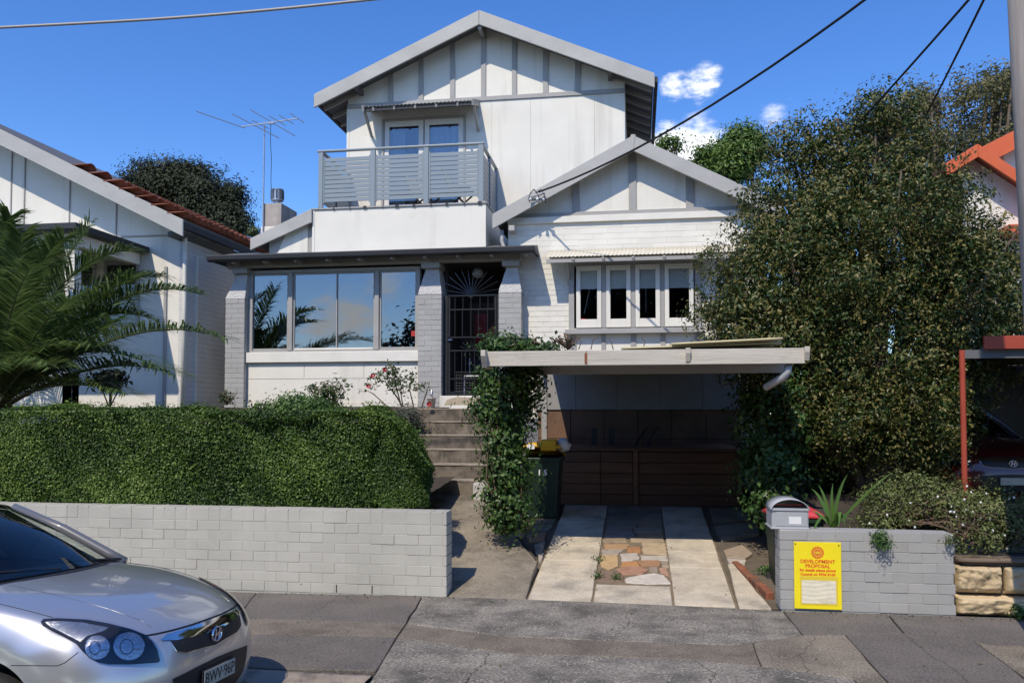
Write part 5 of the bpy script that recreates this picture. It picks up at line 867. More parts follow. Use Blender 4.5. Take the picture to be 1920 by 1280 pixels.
# rose bush with red blooms
rb = thing('rose_bush', 'leggy rose bush with red blooms beside the steps', 'rose bush', at(770, 800, 14.3)); YQ = 14.3
canes = [[(770, 800), (752, 760), (742, 720), (735, 690)], [(772, 800), (735, 770), (700, 738), (684, 730)], [(772, 800), (790, 765), (800, 735), (806, 715)], [(774, 800), (775, 760), (768, 730), (773, 695)], [(772, 795), (745, 745), (722, 715), (704, 708)], [(776, 800), (800, 772), (810, 750), (812, 742)], [(770, 800), (757, 770), (752, 740), (740, 700)]]
for c in canes: MB().tube([at(x_, y_, YQ + .12 * (i % 2)) for i, (x_, y_) in enumerate(c)], [.018, .013, .009, .005], 6).build('cane', 'twig', rb, smooth=True)
rs = np.random.RandomState(5); CC = []
for px, py, sx_, sy_, n_ in ((736, 692, 8, 12, 90), (718, 702, 14, 12, 90), (745, 712, 18, 15, 150), (770, 710, 10, 14, 90), (752, 728, 20, 10, 90), (698, 722, 9, 9, 40), (790, 728, 10, 8, 50), (735, 715, 10, 12, 90), (704, 708, 6, 6, 24), (685, 732, 4, 4, 12)):
    for _ in range(n_): v = at(px + rs.normal() * sx_ * .6, py + rs.normal() * sy_ * .6, YQ); CC.append((v.x, v.y + rs.normal() * .14, v.z))
CC = np.array(CC); leaves('foliage', 'rose_leaf', rb, CC, rs.normal(size=CC.shape) + np.array([0, -.5, .6]), .065 * (.6 + .6 * rs.rand(len(CC))), rs.rand(len(CC)), .55, rs)
for k, (px, py) in enumerate(((723, 692), (700, 703), (692, 723), (805, 757))):
    c = at(px, py, YQ - .15); q = MB()
    for j in range(14):
        t_ = j * 2.4; r_ = .006 + .0020 * j; n_ = Vector((math.cos(t_), -.5, math.sin(t_))).normalized(); o = c + Vector((math.cos(t_), -.3, math.sin(t_))) * r_; s_ = .019; u = Vector((-math.sin(t_), 0, math.cos(t_))) * s_; w = (n_ * .8 + Vector((0, -.6, 0))).normalized() * s_; q.add([o - u, o + u, o + u * .8 + w * 1.3, o - u * .8 + w * 1.3], [(0, 1, 2, 3)])
    q.build('rose_bloom', 'petal_red', rb, smooth=True)
bush('lavender', 'grey green lavender clump under the rose bush', 'shrub', [bl(765, 785, 13.6, 26, 28)], 150, 16, .07, .075, 'lavender_leaf', 9, aspect=.14, inner=.15, up=.9)
pt = thing('flower_pot', 'small white pot on the step below the security door', 'pot', (at(810, 762, 15.6))); c = at(809, 766, 15.6); MB().lathe(c, [(.06, 0), (.085, .20), (.092, .2), (.092, .215), (.07, .215), (.06, .15)], 18).build('pot', 'pot_white', pt, smooth=True); MB().lathe(c + Vector((0, 0, .12)), [(.022, 0), (.022, .14), (.035, .17), (.02, .22), (.005, .26)], 10).build('figurine', 'galv', pt)
# ivy on the carport post and roof edge
ivp = [bl(940, 712, 10.6, 48, 34), bl(930, 765, 10.5, 44, 44), bl(948, 830, 10.4, 44, 50), bl(952, 890, 10.4, 44, 46), bl(950, 945, 10.35, 42, 42), bl(955, 978, 10.3, 34, 22), bl(995, 720, 10.8, 24, 40), bl(985, 770, 10.8, 18, 34)]
iv = bush('ivy_column', 'dense glossy climbing ivy covering the front carport post', 'climber', ivp, 640, 15, .085, .062, 'ivy_leaf', 21, (at(950, 1000, 10.4)), aspect=.62, inner=.45, up=.1, tip=.45)
bush('roof_ivy', 'leafy ivy mound on top of the left end of the carport roof', 'climber', [bl(965, 650, 10.6, 58, 16), bl(1015, 655, 10.4, 30, 7), bl(935, 648, 10.7, 30, 16)], 170, 12, .075, .06, 'ivy_leaf', 22, aspect=.6, tip=.4)
bush('roof_tendrils', 'thin leafy tendril rising in front of the grey pillar and window sill', 'climber', [bl(1066, 640, 11.2, 8, 14), bl(1040, 650, 11.0, 14, 4)], 16, 6, .05, .05, 'ivy_leaf', 23, inner=.1)
for k, (a_, b_, c_) in enumerate((((1085, 655), (1090, 640), (1082, 630)), ((1108, 655), (1112, 637), (1124, 632)), ((1150, 655), (1146, 640), (1140, 634)), ((1205, 655), (1210, 640), (1202, 632)))):
    tag(MB().tube([at(*a_, 10.6), at(*b_, 10.6), at(*c_, 10.6)], [.008, .006, .003], 5).build('bare_twig', 'twig', None), 'bare twig sticking up from the carport roof, %s of four from the left' % ('first', 'second', 'third', 'fourth')[k], 'twig', 'twigs on the carport roof')
bush('shade_creeper', 'dark creeper wall filling the right side of the carport', 'climber', [bl(1450, 780, 12.2, 60, 100, 1.0), bl(1440, 880, 11.6, 50, 80, .8), bl(1425, 740, 13.5, 34, 60, 1.0), bl(1440, 950, 11.0, 36, 34, .5)], 620, 14, .10, .075, 'ivy_leaf', 24, aspect=.6)
bush('shade_shrub', 'dark shrub in the deep shade under the big tree', 'shrub', [bl(1560, 850, 13.4, 90, 90, .8), bl(1680, 850, 13.4, 80, 80, .8), bl(1480, 820, 13.6, 60, 100, .6), bl(1740, 880, 13.2, 50, 60, .6)], 700, 15, .12, .08, 'ivy_leaf', 25, aspect=.6)
# big lilly pilly
lb_ = [bl(1600, 640, 12.6, 190, 150, 1.5), bl(1480, 560, 12.6, 140, 140, 1.2), bl(1640, 450, 12.8, 180, 130, 1.4), bl(1780, 560, 12.6, 120, 140, 1.2), bl(1500, 420, 12.9, 90, 90, .9), bl(1440, 640, 12.3, 95, 95, .9), bl(1640, 300, 13.0, 95, 110, .8), bl(1560, 340, 13.0, 60, 70, .6), bl(1700, 740, 12.2, 130, 90, 1.2), bl(1570, 770, 12.0, 100, 70, 1.0), bl(1830, 490, 12.8, 60, 60, .7), bl(1430, 400, 12.9, 38, 70, .4), bl(1715, 370, 13.0, 75, 80, .8), bl(1470, 300, 13, 45, 60, .4), bl(1520, 260, 13, 35, 50, .4), bl(1660, 210, 13, 40, 50, .4), bl(1600, 260, 13, 45, 55, .5), bl(1640, 835, 12.5, 120, 50, .9), bl(1740, 830, 12.5, 60, 45, .6), bl(1850, 540, 12.7, 75, 90, .9), bl(1840, 640, 12.6, 60, 60, .7), bl(1380, 560, 12.4, 60, 110, .6), bl(1560, 500, 12.4, 150, 130, 1.3)]
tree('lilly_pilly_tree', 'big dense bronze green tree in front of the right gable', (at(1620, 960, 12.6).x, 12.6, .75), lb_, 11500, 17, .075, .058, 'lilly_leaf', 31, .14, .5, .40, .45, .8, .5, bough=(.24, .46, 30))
rs = np.random.RandomState(2)
# loose top sprays of the same tree are part of its crown shape; trees further back
def ptree(name, label, bl_, Y, base, n_cl, per, rc, size, lm, seed, **k): return tree(name, label, base, bl_, n_cl, per, rc, size, lm, seed, group='trees behind the houses', **k)
def T3(px, py, Y, rx, rz, kk=.8): c = at(px, py, Y); return (c.x, c.y, c.z, rx * Y / F, rx * kk * Y / F, rz * Y / F)
ptree('fig_tree', 'dark round domed tree behind the terracotta roof', [T3(330, 355, 56, 62, 44), T3(400, 385, 55, 58, 48), T3(290, 345, 57, 48, 36), T3(420, 430, 54, 44, 46), T3(360, 420, 55, 60, 40), T3(270, 390, 57, 40, 40), T3(350, 325, 56, 45, 22)], 56, (at(350, 480, 56).x, 56, 3), 3000, 24, .36, .25, 'fig_leaf', 41, r0=.5, up=.9, tip=.5, bough=(.7, 1.2, 4))
ptree('pale_tree', 'small pale tree top beside the low left gable', [T3(475, 435, 50, 9, 8)], 50, (at(475, 470, 50).x, 50, 6), 50, 12, .15, .22, 'rose_leaf', 42, r0=.1)
ptree('green_gum', 'green leafy tree behind the right slope of the gable', [T3(1385, 290, 40, 45, 42), T3(1395, 262, 40, 28, 20), T3(1330, 300, 40, 22, 14), T3(1360, 325, 40, 40, 22), T3(1255, 268, 40, 8, 12), T3(1318, 290, 40, 8, 8)], 40, (at(1380, 420, 40).x, 40, 3), 900, 18, .22, .19, 'hedge_leaf', 43, r0=.25, bough=(.35, .6, 10))
ptree('tall_gum', 'tall loose olive tree beyond the orange trimmed house', [T3(1800, 225, 26, 110, 70), T3(1870, 195, 26, 65, 60), T3(1720, 250, 26, 75, 62), T3(1850, 160, 26, 38, 26), T3(1660, 265, 26, 55, 50), T3(1930, 200, 27, 60, 70), T3(1780, 300, 26, 90, 50), T3(1735, 190, 26, 30, 24)], 26, (at(1800, 420, 26).x, 26, 1), 1700, 14, .15, .115, 'gum_leaf', 44, r0=.25, up=.3, tip=.6, inner=.35, bough=(.35, .7, 11))
# trees across the street, seen only mirrored in the sunroom windows
tree('street_tree', 'dark leafy tree across the street mirrored in the right sunroom pane', (-10.5, -12, -.1), [(-11.5, -13, 4.6, 2.6, 2.6, 3.0), (-7, -14, 6, 4, 3.5, 4.6), (-1, -14, 7, 5, 4, 5.5), (5, -14, 7, 5, 4, 5)], 3200, 20, .45, .42, 'fig_leaf', 51, .35)
tree('far_street_tree', 'broad tree across the street mirrored low in the sunroom windows', (-20, -16, -.1), [(-20, -16, 3.6, 4, 3, 1.6), (-26, -16, 4, 4, 3, 2)], 500, 16, .35, .32, 'fig_leaf', 52, .25)
# planting on the right walls
bush('daisy_shrub', 'untidy green shrub with small white daisies above the letterbox wall', 'shrub', [bl(1660, 945, 9.5, 50, 42, .45), bl(1720, 925, 9.6, 62, 40, .5), bl(1780, 950, 9.5, 62, 44, .5), bl(1850, 960, 9.4, 62, 42, .5), bl(1900, 980, 9.3, 50, 40, .4), bl(1830, 1005, 9.1, 48, 28, .3), bl(1640, 980, 9.3, 40, 26, .3), bl(1960, 980, 9.4, 70, 50, .5)], 1150, 16, .06, .038, 'daisy_leaf', 61, aspect=.42, inner=.3, up=.7, tip=.5)
ds = bpy.data.objects['daisy_shrub']; rs = np.random.RandomState(8)
fm = MB(); fm.add([(.0, -.004, 0)] + [((.014 if k % 2 else .007) * math.cos(k * math.pi / 8), 0, (.014 if k % 2 else .007) * math.sin(k * math.pi / 8)) for k in range(16)], [(0, k + 1, (k + 1) % 16 + 1) for k in range(16)]); fme = fm.mesh('daisy'); fme.materials.append(MATS['petal_white'])
for k in range(34):
    o = link(bpy.data.objects.new('daisy', fme), ds); px = rs.uniform(1780, 1918) if k % 4 else rs.uniform(1620, 1780); o.location = at(px, rs.uniform(905, 1030), 8.98 + .1 * rs.rand()) - ORG[ds.name]; o.rotation_euler = (rs.uniform(-.6, .4), 0, rs.uniform(-.6, .6))
MBq = MB()
for k in range(46): px = rs.uniform(1780, 1930); p_ = at(px, rs.uniform(985, 1032), 9.0); MBq.tube([p_, p_ + Vector((rs.uniform(-.12, .12), rs.uniform(-.05, .05), rs.uniform(-.02, .1))), p_ + Vector((rs.uniform(-.25, .25), .05, rs.uniform(0, .22)))], [.005, .004, .002], 4)
MBq.build('dry_stems', 'twig', ds)
bush('trailing_plant', 'green plant trailing down the face of the letterbox wall', 'plant', [bl(1655, 1018, 8.68, 14, 13, .05), bl(1650, 1005, 8.72, 10, 10, .05)], 60, 10, .035, .035, 'bright_leaf', 62, aspect=.3, inner=.1, stems=False)
bush('trailing_sprig', 'thin sprig hanging near the right end of the letterbox wall', 'plant', [bl(1782, 1012, 8.69, 10, 10, .05)], 14, 8, .03, .035, 'daisy_leaf', 63, aspect=.3, inner=.1, stems=False)
bush('gutter_weed', 'small weed at the foot of the sandstone wall', 'plant', [bl(1912, 1148, 8.66, 9, 7, .06)], 20, 9, .03, .045, 'bright_leaf', 64, aspect=.5, inner=.1, stems=False)
for k, (px, py) in enumerate(((1123, 1052), (1121, 1082), (1155, 1084), (1433, 1072))): c = gd(px, py); bush('driveway_weed', 'small weed growing in a driveway joint, %s' % ('beside the middle stones', 'lower down the left strip edge', 'by the pale front stone', 'by the red brick edging')[k], 'plant', [(c.x, c.y, c.z + .03, .05 if k < 3 else .10, .04, .03)], 10 if k < 3 else 30, 8, .025, .03, 'bright_leaf', 70 + k, inner=.1, stems=False)
# strap-leaved clump beside the letterbox
ag = thing('strap_leaf_plant', 'broad strap leaved green plant beside the letterbox', 'plant', at(1560, 995, 9.1)); YGA = 9.15
for a_, b_, c_, dy, w_ in (((1560, 990), (1540, 925), (1520, 915), .1, 8), ((1562, 990), (1570, 915), (1590, 888), .1, 8), ((1558, 990), (1550, 930), (1534, 908), .2, 7), ((1565, 990), (1590, 940), (1582, 985), -.1, 11), ((1555, 985), (1545, 940), (1518, 1012), -.28, 9), ((1560, 990), (1530, 950), (1517, 960), 0, 8), ((1570, 985), (1640, 905), (1675, 884), .3, 10), ((1565, 990), (1556, 935), (1562, 905), .1, 7), ((1562, 990), (1580, 930), (1572, 990), -.2, 9), ((1556, 990), (1575, 960), (1600, 975), -.1, 9)):
    A_, B_, C_ = at(*a_, YGA), at(*b_, YGA + dy * .5), at(*c_, YGA + dy); wv = w_ * YGA / F
    def lf_(u, v):
        p = A_ * (1 - u) ** 2 + B_ * 2 * u * (1 - u) + C_ * u * u; s_ = (v - .5) * wv * (1 - u ** 3) * min(1, .5 + u * 2); return p + Vector((s_ * .9, s_ * .4, abs(v - .5) * wv * .4 * (1 - u)))
    o = MB().grid(lf_, 12, 2).build('leaf', 'strap_leaf', ag, smooth=True); a2 = o.data.attributes.new('tint', 'FLOAT', 'POINT'); a2.data.foreach_set('value', np.full(len(o.data.vertices), random.uniform(.2, .8), 'f4'))
# ---------------------------------------------------------------- palm
def frond(parent, p0, p1, p2, ll, n, seed):
    rs = np.random.RandomState(seed); V = []; Fc = []; T = []; q = MB(); pts = []
    for i in range(15): u = i / 14; pts.append(p0 * (1 - u) ** 2 + p1 * 2 * u * (1 - u) + p2 * u * u)
    rach = MB().tube(pts, [.028 * (1 - i / 14 * .85) for i in range(15)], 6).build('rachis', 'stem_green', parent, smooth=True)
    for i in range(n):
        u = .14 + .86 * (i + .5) / n; p = p0 * (1 - u) ** 2 + p1 * 2 * u * (1 - u) + p2 * u * u; d = ((p1 - p0) * (1 - u) + (p2 - p1) * u).normalized(); sd_ = d.cross(Vector((0, 0, 1))).normalized(); upv = sd_.cross(d)
        L_ = ll * (.35 + .65 * math.sin(min(1, (u + .12)) * math.pi * .86)) * (.85 + .3 * rs.rand())
        for s_ in (-1, 1):
            dr = (sd_ * s_ * (.95 + .1 * rs.normal()) + d * (.5 + .6 * u) + upv * (.35 + .16 * rs.normal())).normalized(); w = .014; wd = dr.cross(upv).normalized() * w; e1 = p + dr * L_ * .55; e2 = p + dr * L_ - Vector((0, 0, L_ * (.12 + .22 * rs.rand()))); k = len(V)
            V += [p - wd * .6, p + wd * .6, e1 + wd, e1 - wd, e2]; Fc += [(k, k + 1, k + 2, k + 3), (k + 3, k + 2, k + 4)]; T += [rs.beta(2, 3)] * 5
    o_ = ORG[parent.name]; me = bpy.data.meshes.new('leaflets'); me.from_pydata([tuple(v - o_) for v in V], [], Fc); a_ = me.attributes.new('tint', 'FLOAT', 'POINT'); a_.data.foreach_set('value', np.array(T, 'f4')); me.materials.append(MATS['palm_leaf'])
    return link(bpy.data.objects.new('leaflets', me), rach)
def palm(name, label, base, fr, ll, n, seed=0):
    t = thing(name, label, 'palm', base)
    for i, (b, c) in enumerate(fr): frond(t, Vector(base) + Vector((random.uniform(-.08, .08), random.uniform(-.08, .08), 0)), Vector(b), Vector(c), ll, n, seed + i)
    MB().lathe(base, [(.28, -.9), (.30, -.3), (.22, .1), (.08, .25)], 12).build('trunk', 'bark', t, smooth=True); return t
pbase = at(-5, 770, 12.3); fr = []
for b, c, dy in (((200, 495), (378, 552), -.3), ((240, 565), (422, 636), -.9), ((190, 645), (330, 704), -1.4), ((60, 560), (168, 424), .5), ((90, 480), (240, 470), .2), ((-10, 480), (-40, 395), .3), ((-80, 500), (-260, 470), 0), ((-90, 600), (-300, 620), -.5), ((60, 610), (130, 560), -2.2), ((30, 520), (40, 440), -1.2), ((-40, 560), (-120, 520), -2.0), ((120, 600), (300, 690), -1.6), ((90, 560), (215, 560), 1.2), ((10, 600), (20, 520), 1.5), ((-60, 520), (-160, 430), 1.3), ((50, 650), (110, 690), -2.3), ((0, 660), (-20, 690), -2.4), ((-70, 660), (-200, 720), -1.6), ((120, 660), (210, 600), -1.9), ((20, 470), (75, 470), .9)):
    fr.append((at(*b, 12.3 + dy * .5), at(*c, 12.3 + dy)))
for b, c, dy in (((110, 590), (250, 520), -.6), ((40, 500), (120, 445), -.6), ((70, 640), (180, 650), -2.0), ((-30, 450), (20, 405), -.4), ((10, 560), (60, 500), -2.0), ((-60, 560), (-60, 470), -1.5), ((100, 690), (240, 740), -1.8), ((60, 580), (190, 620), .9), ((130, 500), (300, 520), .7), ((150, 540), (290, 600), -.2)): fr.append((at(*b, 12.3 + dy * .5), at(*c, 12.3 + dy)))
palm('date_palm', 'big arching feather palm at the left edge', pbase, fr, .66, 110, 100)
pb2 = Vector((-16.2, -9, 1.5)); palm('street_palm', 'feather palm across the street mirrored in the middle sunroom window', pb2, [(pb2 + Vector((.5 * math.cos(t_), .5 * math.sin(t_), 1.7)), pb2 + Vector((2.4 * math.cos(t_), 2.4 * math.sin(t_), 1.2 + 1.2 * (k % 2)))) for k, t_ in enumerate(2 * math.pi * j / 11 for j in range(11))], .5, 60, 200)
bush('dark_sapling', 'small dark leaved shrub below the neighbour window', 'shrub', [bl(205, 712, 14.5, 28, 12)], 40, 9, .10, .16, 'fig_leaf', 81, (at(205, 765, 14.5)))

# fallen leaves and bits along the wall feet and joints
rs = np.random.RandomState(77); CC = []
for k in range(260):
    m_ = k % 4
    if m_ == 0: p = ground(rs.uniform(440, 990), 1, 0); CC.append((rs.uniform(-4.5, -1.4), 8.77 - abs(rs.normal()) * .10, .006))
    elif m_ == 1: CC.append((rs.uniform(1.2, 3.8), 8.70 - abs(rs.normal()) * .10, .006))
    elif m_ == 2: y_ = rs.uniform(9.0, 12.0); CC.append((rs.choice([-1.2, -.495, .35, .99]) + rs.normal() * .05, y_, dz(y_) + .008))
    else: CC.append((rs.uniform(-4.5, 3.6), rs.uniform(6.3, 8.7), .006))
CC = np.array(CC); ll_ = leaves('fallen_leaves', 'rose_leaf', None, CC, rs.normal(size=CC.shape) * .3 + np.array([0, 0, 1]), .035 * (.4 + .8 * rs.rand(len(CC))), .5 + .5 * rs.rand(len(CC)), .5, rs, kind='stuff')
tag(ll_, 'scattered fallen leaves on the footpath and driveway joints', 'leaves')
# ================================================================ CARS
from mathutils.geometry import delaunay_2d_cdt
def crm(P, k):                                           # smooth interpolation through a grid of points, k steps per cell
    P = np.asarray(P, float)
    def along(Q, k):
        n = len(Q); E = np.concatenate([[2 * Q[0] - Q[1]], Q, [2 * Q[-1] - Q[-2]]]); out = []
        for i in range(n - 1):
            a, b, c, d = E[i:i + 4]
            for j in range(k): t = j / k; out.append(.5 * (2 * b + (c - a) * t + (2 * a - 5 * b + 4 * c - d) * t * t + (3 * b - a - 3 * c + d) * t ** 3))
        out.append(Q[-1]); return np.array(out)
    return along(along(P, k).swapaxes(0, 1), k).swapaxes(0, 1)
def gridmesh(P, k=5):
    G = crm(P, k); nu, nv = G.shape[:2]; q = MB(); q.v = [tuple(p) for p in G.reshape(-1, 3)]; q.f = [(i * nv + j, (i + 1) * nv + j, (i + 1) * nv + j + 1, i * nv + j + 1) for i in range(nu - 1) for j in range(nv - 1)]; return q
FRONT = [  # rows: bumper lip -> nose -> bonnet rear; columns: centre line -> wheel arch; (x forward, y sideways, z up)
    [(-.06, 0, .20), (-.065, .25, .20), (-.10, .48, .20), (-.18, .66, .20), (-.34, .80, .20), (-.47, .85, .20), (-.53, .86, .21)],
    [(0, 0, .34), (-.01, .25, .34), (-.04, .48, .34), (-.13, .68, .34), (-.30, .83, .34), (-.44, .875, .345), (-.51, .885, .35)],
    [(.02, 0, .50), (.01, .25, .50), (-.025, .48, .50), (-.12, .69, .50), (-.30, .84, .50), (-.45, .885, .485), (-.54, .895, .46)],
    [(0, 0, .635), (-.01, .25, .635), (-.05, .48, .635), (-.15, .69, .635), (-.34, .845, .64), (-.49, .89, .60), (-.60, .90, .56)],
    [(-.05, 0, .765), (-.062, .25, .765), (-.115, .47, .77), (-.24, .67, .78), (-.42, .82, .79), (-.57, .885, .72), (-.68, .90, .635)],
    [(-.22, 0, .875), (-.23, .25, .875), (-.28, .46, .875), (-.40, .655, .875), (-.58, .805, .87), (-.70, .88, .78), (-.78, .90, .685)],
    [(-.50, 0, .955), (-.51, .26, .955), (-.54, .48, .95), (-.62, .67, .94), (-.74, .81, .925), (-.84, .885, .82), (-.90, .90, .70)],
    [(-.82, 0, 1.015), (-.83, .27, 1.013), (-.86, .50, 1.005), (-.90, .69, .99), (-.96, .82, .965), (-1.02, .89, .84), (-1.05, .90, .675)],
    [(-1.06, 0, 1.05), (-1.08, .28, 1.05), (-1.15, .53, 1.04), (-1.22, .71, 1.02), (-1.26, .83, .985), (-1.25, .895, .85), (-1.19, .90, .59)]]
def car(name, label, paint, loc, rot, detail=True):
    rt = thing(name, label, 'car', (0, 0, 0)); rt.location = loc; rt.rotation_euler = rot
    full = [[(p[0], -p[1], p[2]) for p in row[:0:-1]] + row for row in FRONT]; bm_ = gridmesh(full, 6); body = bm_.build('front_body', paint, rt, smooth=True)
    tr = BVHTree.FromPolygons([Vector(v) for v in bm_.v], bm_.f); Mi = Matrix.LocRotScale(Vector(CARLOC), rot_eul(CARROT), None).inverted()
    sides = [[(-1.25, .83, .985), (-1.25, .895, .85), (-1.20, .90, .59), (-1.31, .87, .23)], [(-1.7, .835, .99), (-1.7, .90, .86), (-1.7, .905, .6), (-1.7, .87, .22)], [(-2.6, .835, 1.0), (-2.6, .90, .88), (-2.6, .905, .6), (-2.6, .87, .22)], [(-3.4, .82, 1.02), (-3.4, .89, .9), (-3.4, .9, .6), (-3.4, .86, .24)], [(-4.0, .72, 1.02), (-4.02, .80, .9), (-4.05, .82, .6), (-4.0, .8, .28)], [(-4.2, .45, 1.0), (-4.24, .5, .88), (-4.26, .52, .6), (-4.2, .5, .3)], [(-4.24, 0, 1.0), (-4.28, 0, .88), (-4.3, 0, .6), (-4.24, 0, .3)]]
    for s in (-1, 1): gridmesh([[(x, s * y, z) for x, y, z in r_] for r_ in sides], 4).build('side_body', paint, rt, smooth=True)
    ws = [[(-1.10, 0, 1.065), (-1.12, .28, 1.065), (-1.20, .53, 1.055), (-1.29, .69, 1.03)], [(-1.52, 0, 1.29), (-1.54, .27, 1.287), (-1.60, .5, 1.27), (-1.66, .635, 1.24)], [(-1.95, 0, 1.465), (-1.97, .26, 1.46), (-2.02, .47, 1.44), (-2.06, .575, 1.41)]]
    ws = [[(p[0], -p[1], p[2]) for p in row[:0:-1]] + row for row in ws]; gridmesh(ws, 4).build('windscreen', 'car_glass', rt, smooth=True)
    rf = [[(-1.955, 0, 1.475), (-1.975, .26, 1.468), (-2.03, .48, 1.445), (-2.07, .60, 1.40)], [(-2.5, 0, 1.51), (-2.5, .27, 1.505), (-2.5, .5, 1.475), (-2.5, .62, 1.42)], [(-3.2, 0, 1.485), (-3.2, .27, 1.48), (-3.2, .48, 1.45), (-3.2, .60, 1.39)], [(-3.75, 0, 1.40), (-3.75, .25, 1.395), (-3.74, .44, 1.37), (-3.72, .55, 1.32)]]
    rf = [[(p[0], -p[1], p[2]) for p in row[:0:-1]] + row for row in rf]; gridmesh(rf, 4).build('roof', paint, rt, smooth=True)
    rg = [[(-3.76, -.55, 1.33), (-3.78, 0, 1.39), (-3.76, .55, 1.33)], [(-4.15, -.66, 1.02), (-4.2, 0, 1.03), (-4.15, .66, 1.02)]]; gridmesh(rg, 4).build('rear_window', 'car_glass', rt, smooth=True)
    for s in (-1, 1):
        MB().tube([(-1.20, s * .735, 1.02), (-1.32, s * .715, 1.075), (-1.68, s * .66, 1.26), (-2.08, s * .60, 1.42)], [.035, .04, .036, .034], 8).build('windscreen_pillar', 'pillar_shade', rt, smooth=True)
        gridmesh([[(-1.42, s * .79, 1.0), (-2.14, s * .61, 1.40)], [(-2.5, s * .80, 1.01), (-2.5, s * .63, 1.41)], [(-3.3, s * .79, 1.04), (-3.3, s * .60, 1.37)], [(-3.9, s * .70, 1.06), (-3.7, s * .555, 1.30)]], 4).build('side_window', 'car_glass', rt, smooth=True)
        MB().tube([(-1.3, s * .81, .995), (-2.5, s * .815, 1.01), (-4.0, s * .73, 1.05)], .022, 6).build('window_trim', 'black_plastic', rt)
        MB().bar((-2.5, s * .81, 1.0), (-2.52, s * .625, 1.42), .08, .02, (1, 0, 0)).build('door_pillar', 'black_plastic', rt)
        mr = MB().lathe((-1.98, s * .94, 1.05), [(.02, -.06), (.075, -.045), (.09, 0), (.08, .05), (.02, .06)], 14, 'x').build('mirror', paint, rt, smooth=True)
        for wx_ in (-.90, -3.55):
            w = MB().lathe((wx_, s * .80, .31), [(.20, -.10), (.29, -.095), (.31, -.06), (.31, .06), (.29, .09), (.215, .085)], 36, 'y').build('tyre', 'rubber', rt, smooth=True)
            MB().lathe((wx_, s * .86, .31), [(.215, -.02), (.21, .01), (.18, .0)], 30, 'y').build('rim', 'galv', rt)
            for k in range(5): t = 2 * math.pi * k / 5; MB().bar((wx_, s * .865, .31), (wx_ + .2 * math.cos(t), s * .865, .31 + .2 * math.sin(t)), .05, .02, (0, 1, 0)).build('spoke', 'galv', rt)
            MB().lathe((wx_, s * .55, .33), [(.41, -.22), (.41, .25 if wx_ > -1 else .34)], 30, 'y').build('arch_liner', 'gap', rt)
    MB().box(-4.1, -.75, -.56, .56, .2, .55).box(-1.75, -1.15, -.66, .66, .55, .99).box(-4.1, -1.7, -.7, .7, .3, .62).build('cabin_floor', 'cabin', rt)
    MB().grid(lambda u, v: (-1.13 - .55 * u, (v - .5) * 1.3, 1.035 + .03 * math.sin(u * 3.1) - .02 * u - .03 * (2 * v - 1) ** 2), 6, 10).build('dashboard', 'cabin', rt, smooth=True, solid=.03)
    for y in (-.37, .37): MB().box(-2.45, -1.95, y - .24, y + .24, .6, .72).box(-2.62, -2.46, y - .24, y + .24, .6, 1.15).box(-2.6, -2.5, y - .13, y + .13, 1.17, 1.34).build('seat', 'cabin', rt, .05, seg=2)
    MB().grid(lambda u, v: (-1.06 - .10 * v - .20 * abs(2 * u - 1) ** 2.4 + .012, (u - .5) * 1.42, 1.052 + .010 * v - .035 * abs(2 * u - 1) ** 3), 20, 2).build('cowl', 'black_plastic', rt, smooth=True)
    for a, b in (((-1.14, .60, 1.06), (-1.24, -.05, 1.115)), ((-1.12, -.05, 1.075), (-1.27, -.58, 1.11))): MB().tube([a, b], .010, 6).build('wiper', 'black_plastic', rt)
    def hit(o, d):
        h = tr.ray_cast(o, d)
        return (h[0], h[1] if h[1].dot(d) < 0 else -h[1]) if h[0] else (None, None)
    def front(y, z): return hit(Vector((1, y, z)), Vector((-1, 0, 0)))
    def view(x, y):                                         # follow the sight line to the bodywork
        o = Mi @ VIEW[0]; d = (Mi.to_3x3() @ VIEW[1](x, y)).normalized(); return hit(o, d)
    def drape(nm, m, poly, fn, off, par, step, mirror=False, rim=0):
        pts = []; n = len(poly)
        for i in range(n):
            a, b = Vector(poly[i]), Vector(poly[(i + 1) % n]); k = max(1, int((b - a).length / step)); pts += [a.lerp(b, j / k) for j in range(k)]
        ne = len(pts); xs2 = [p[0] for p in pts]; ys2 = [p[1] for p in pts]
        def inside(x, y):
            c = False
            for i in range(n):
                (x1, y1), (x2, y2) = poly[i], poly[i - 1]
                if (y1 > y) != (y2 > y) and x < (x2 - x1) * (y - y1) / (y2 - y1) + x1: c = not c
            return c
        x = min(xs2) + step / 2
        while x < max(xs2):
            y = min(ys2) + step / 2
            while y < max(ys2):
                if inside(x, y): pts.append(Vector((x, y)))
                y += step
            x += step
        v2, _, f2, *_r = delaunay_2d_cdt(pts, [(i, (i + 1) % ne) for i in range(ne)], [], 1, 1e-5)
        H3 = [fn(*v) for v in v2]; ok = [h[0] is not None for h in H3]; V3 = [h[0] + h[1] * off if o_ else Vector((0, 0, .4)) for h, o_ in zip(H3, ok)]; F3 = [f for f in f2 if all(ok[i] for i in f)]
        out = []
        for s in ((1, -1) if mirror else (1,)):
            q = MB(); q.v = [(v.x, v.y * s, v.z) for v in V3]; q.f = [tuple(f) for f in F3]; pr = par[0 if s == 1 else 1] if isinstance(par, list) else par
            out.append(q.build(nm, m, pr, smooth=True))
        return out
    def line(nm, m, pts, fn, r, par, mirror=False, off=.0005):
        P3 = []
        for i in range(len(pts) - 1):
            for j in range(8):
                h = fn(*Vector(pts[i]).lerp(Vector(pts[i + 1]), j / 8))
                if h[0] is not None: P3.append(h[0] + h[1] * off)
        if len(P3) < 2: return
        for s in ((1, -1) if mirror else (1,)): MB().tube([(p.x, p.y * s, p.z) for p in P3], r, 5).build(nm, m, par)
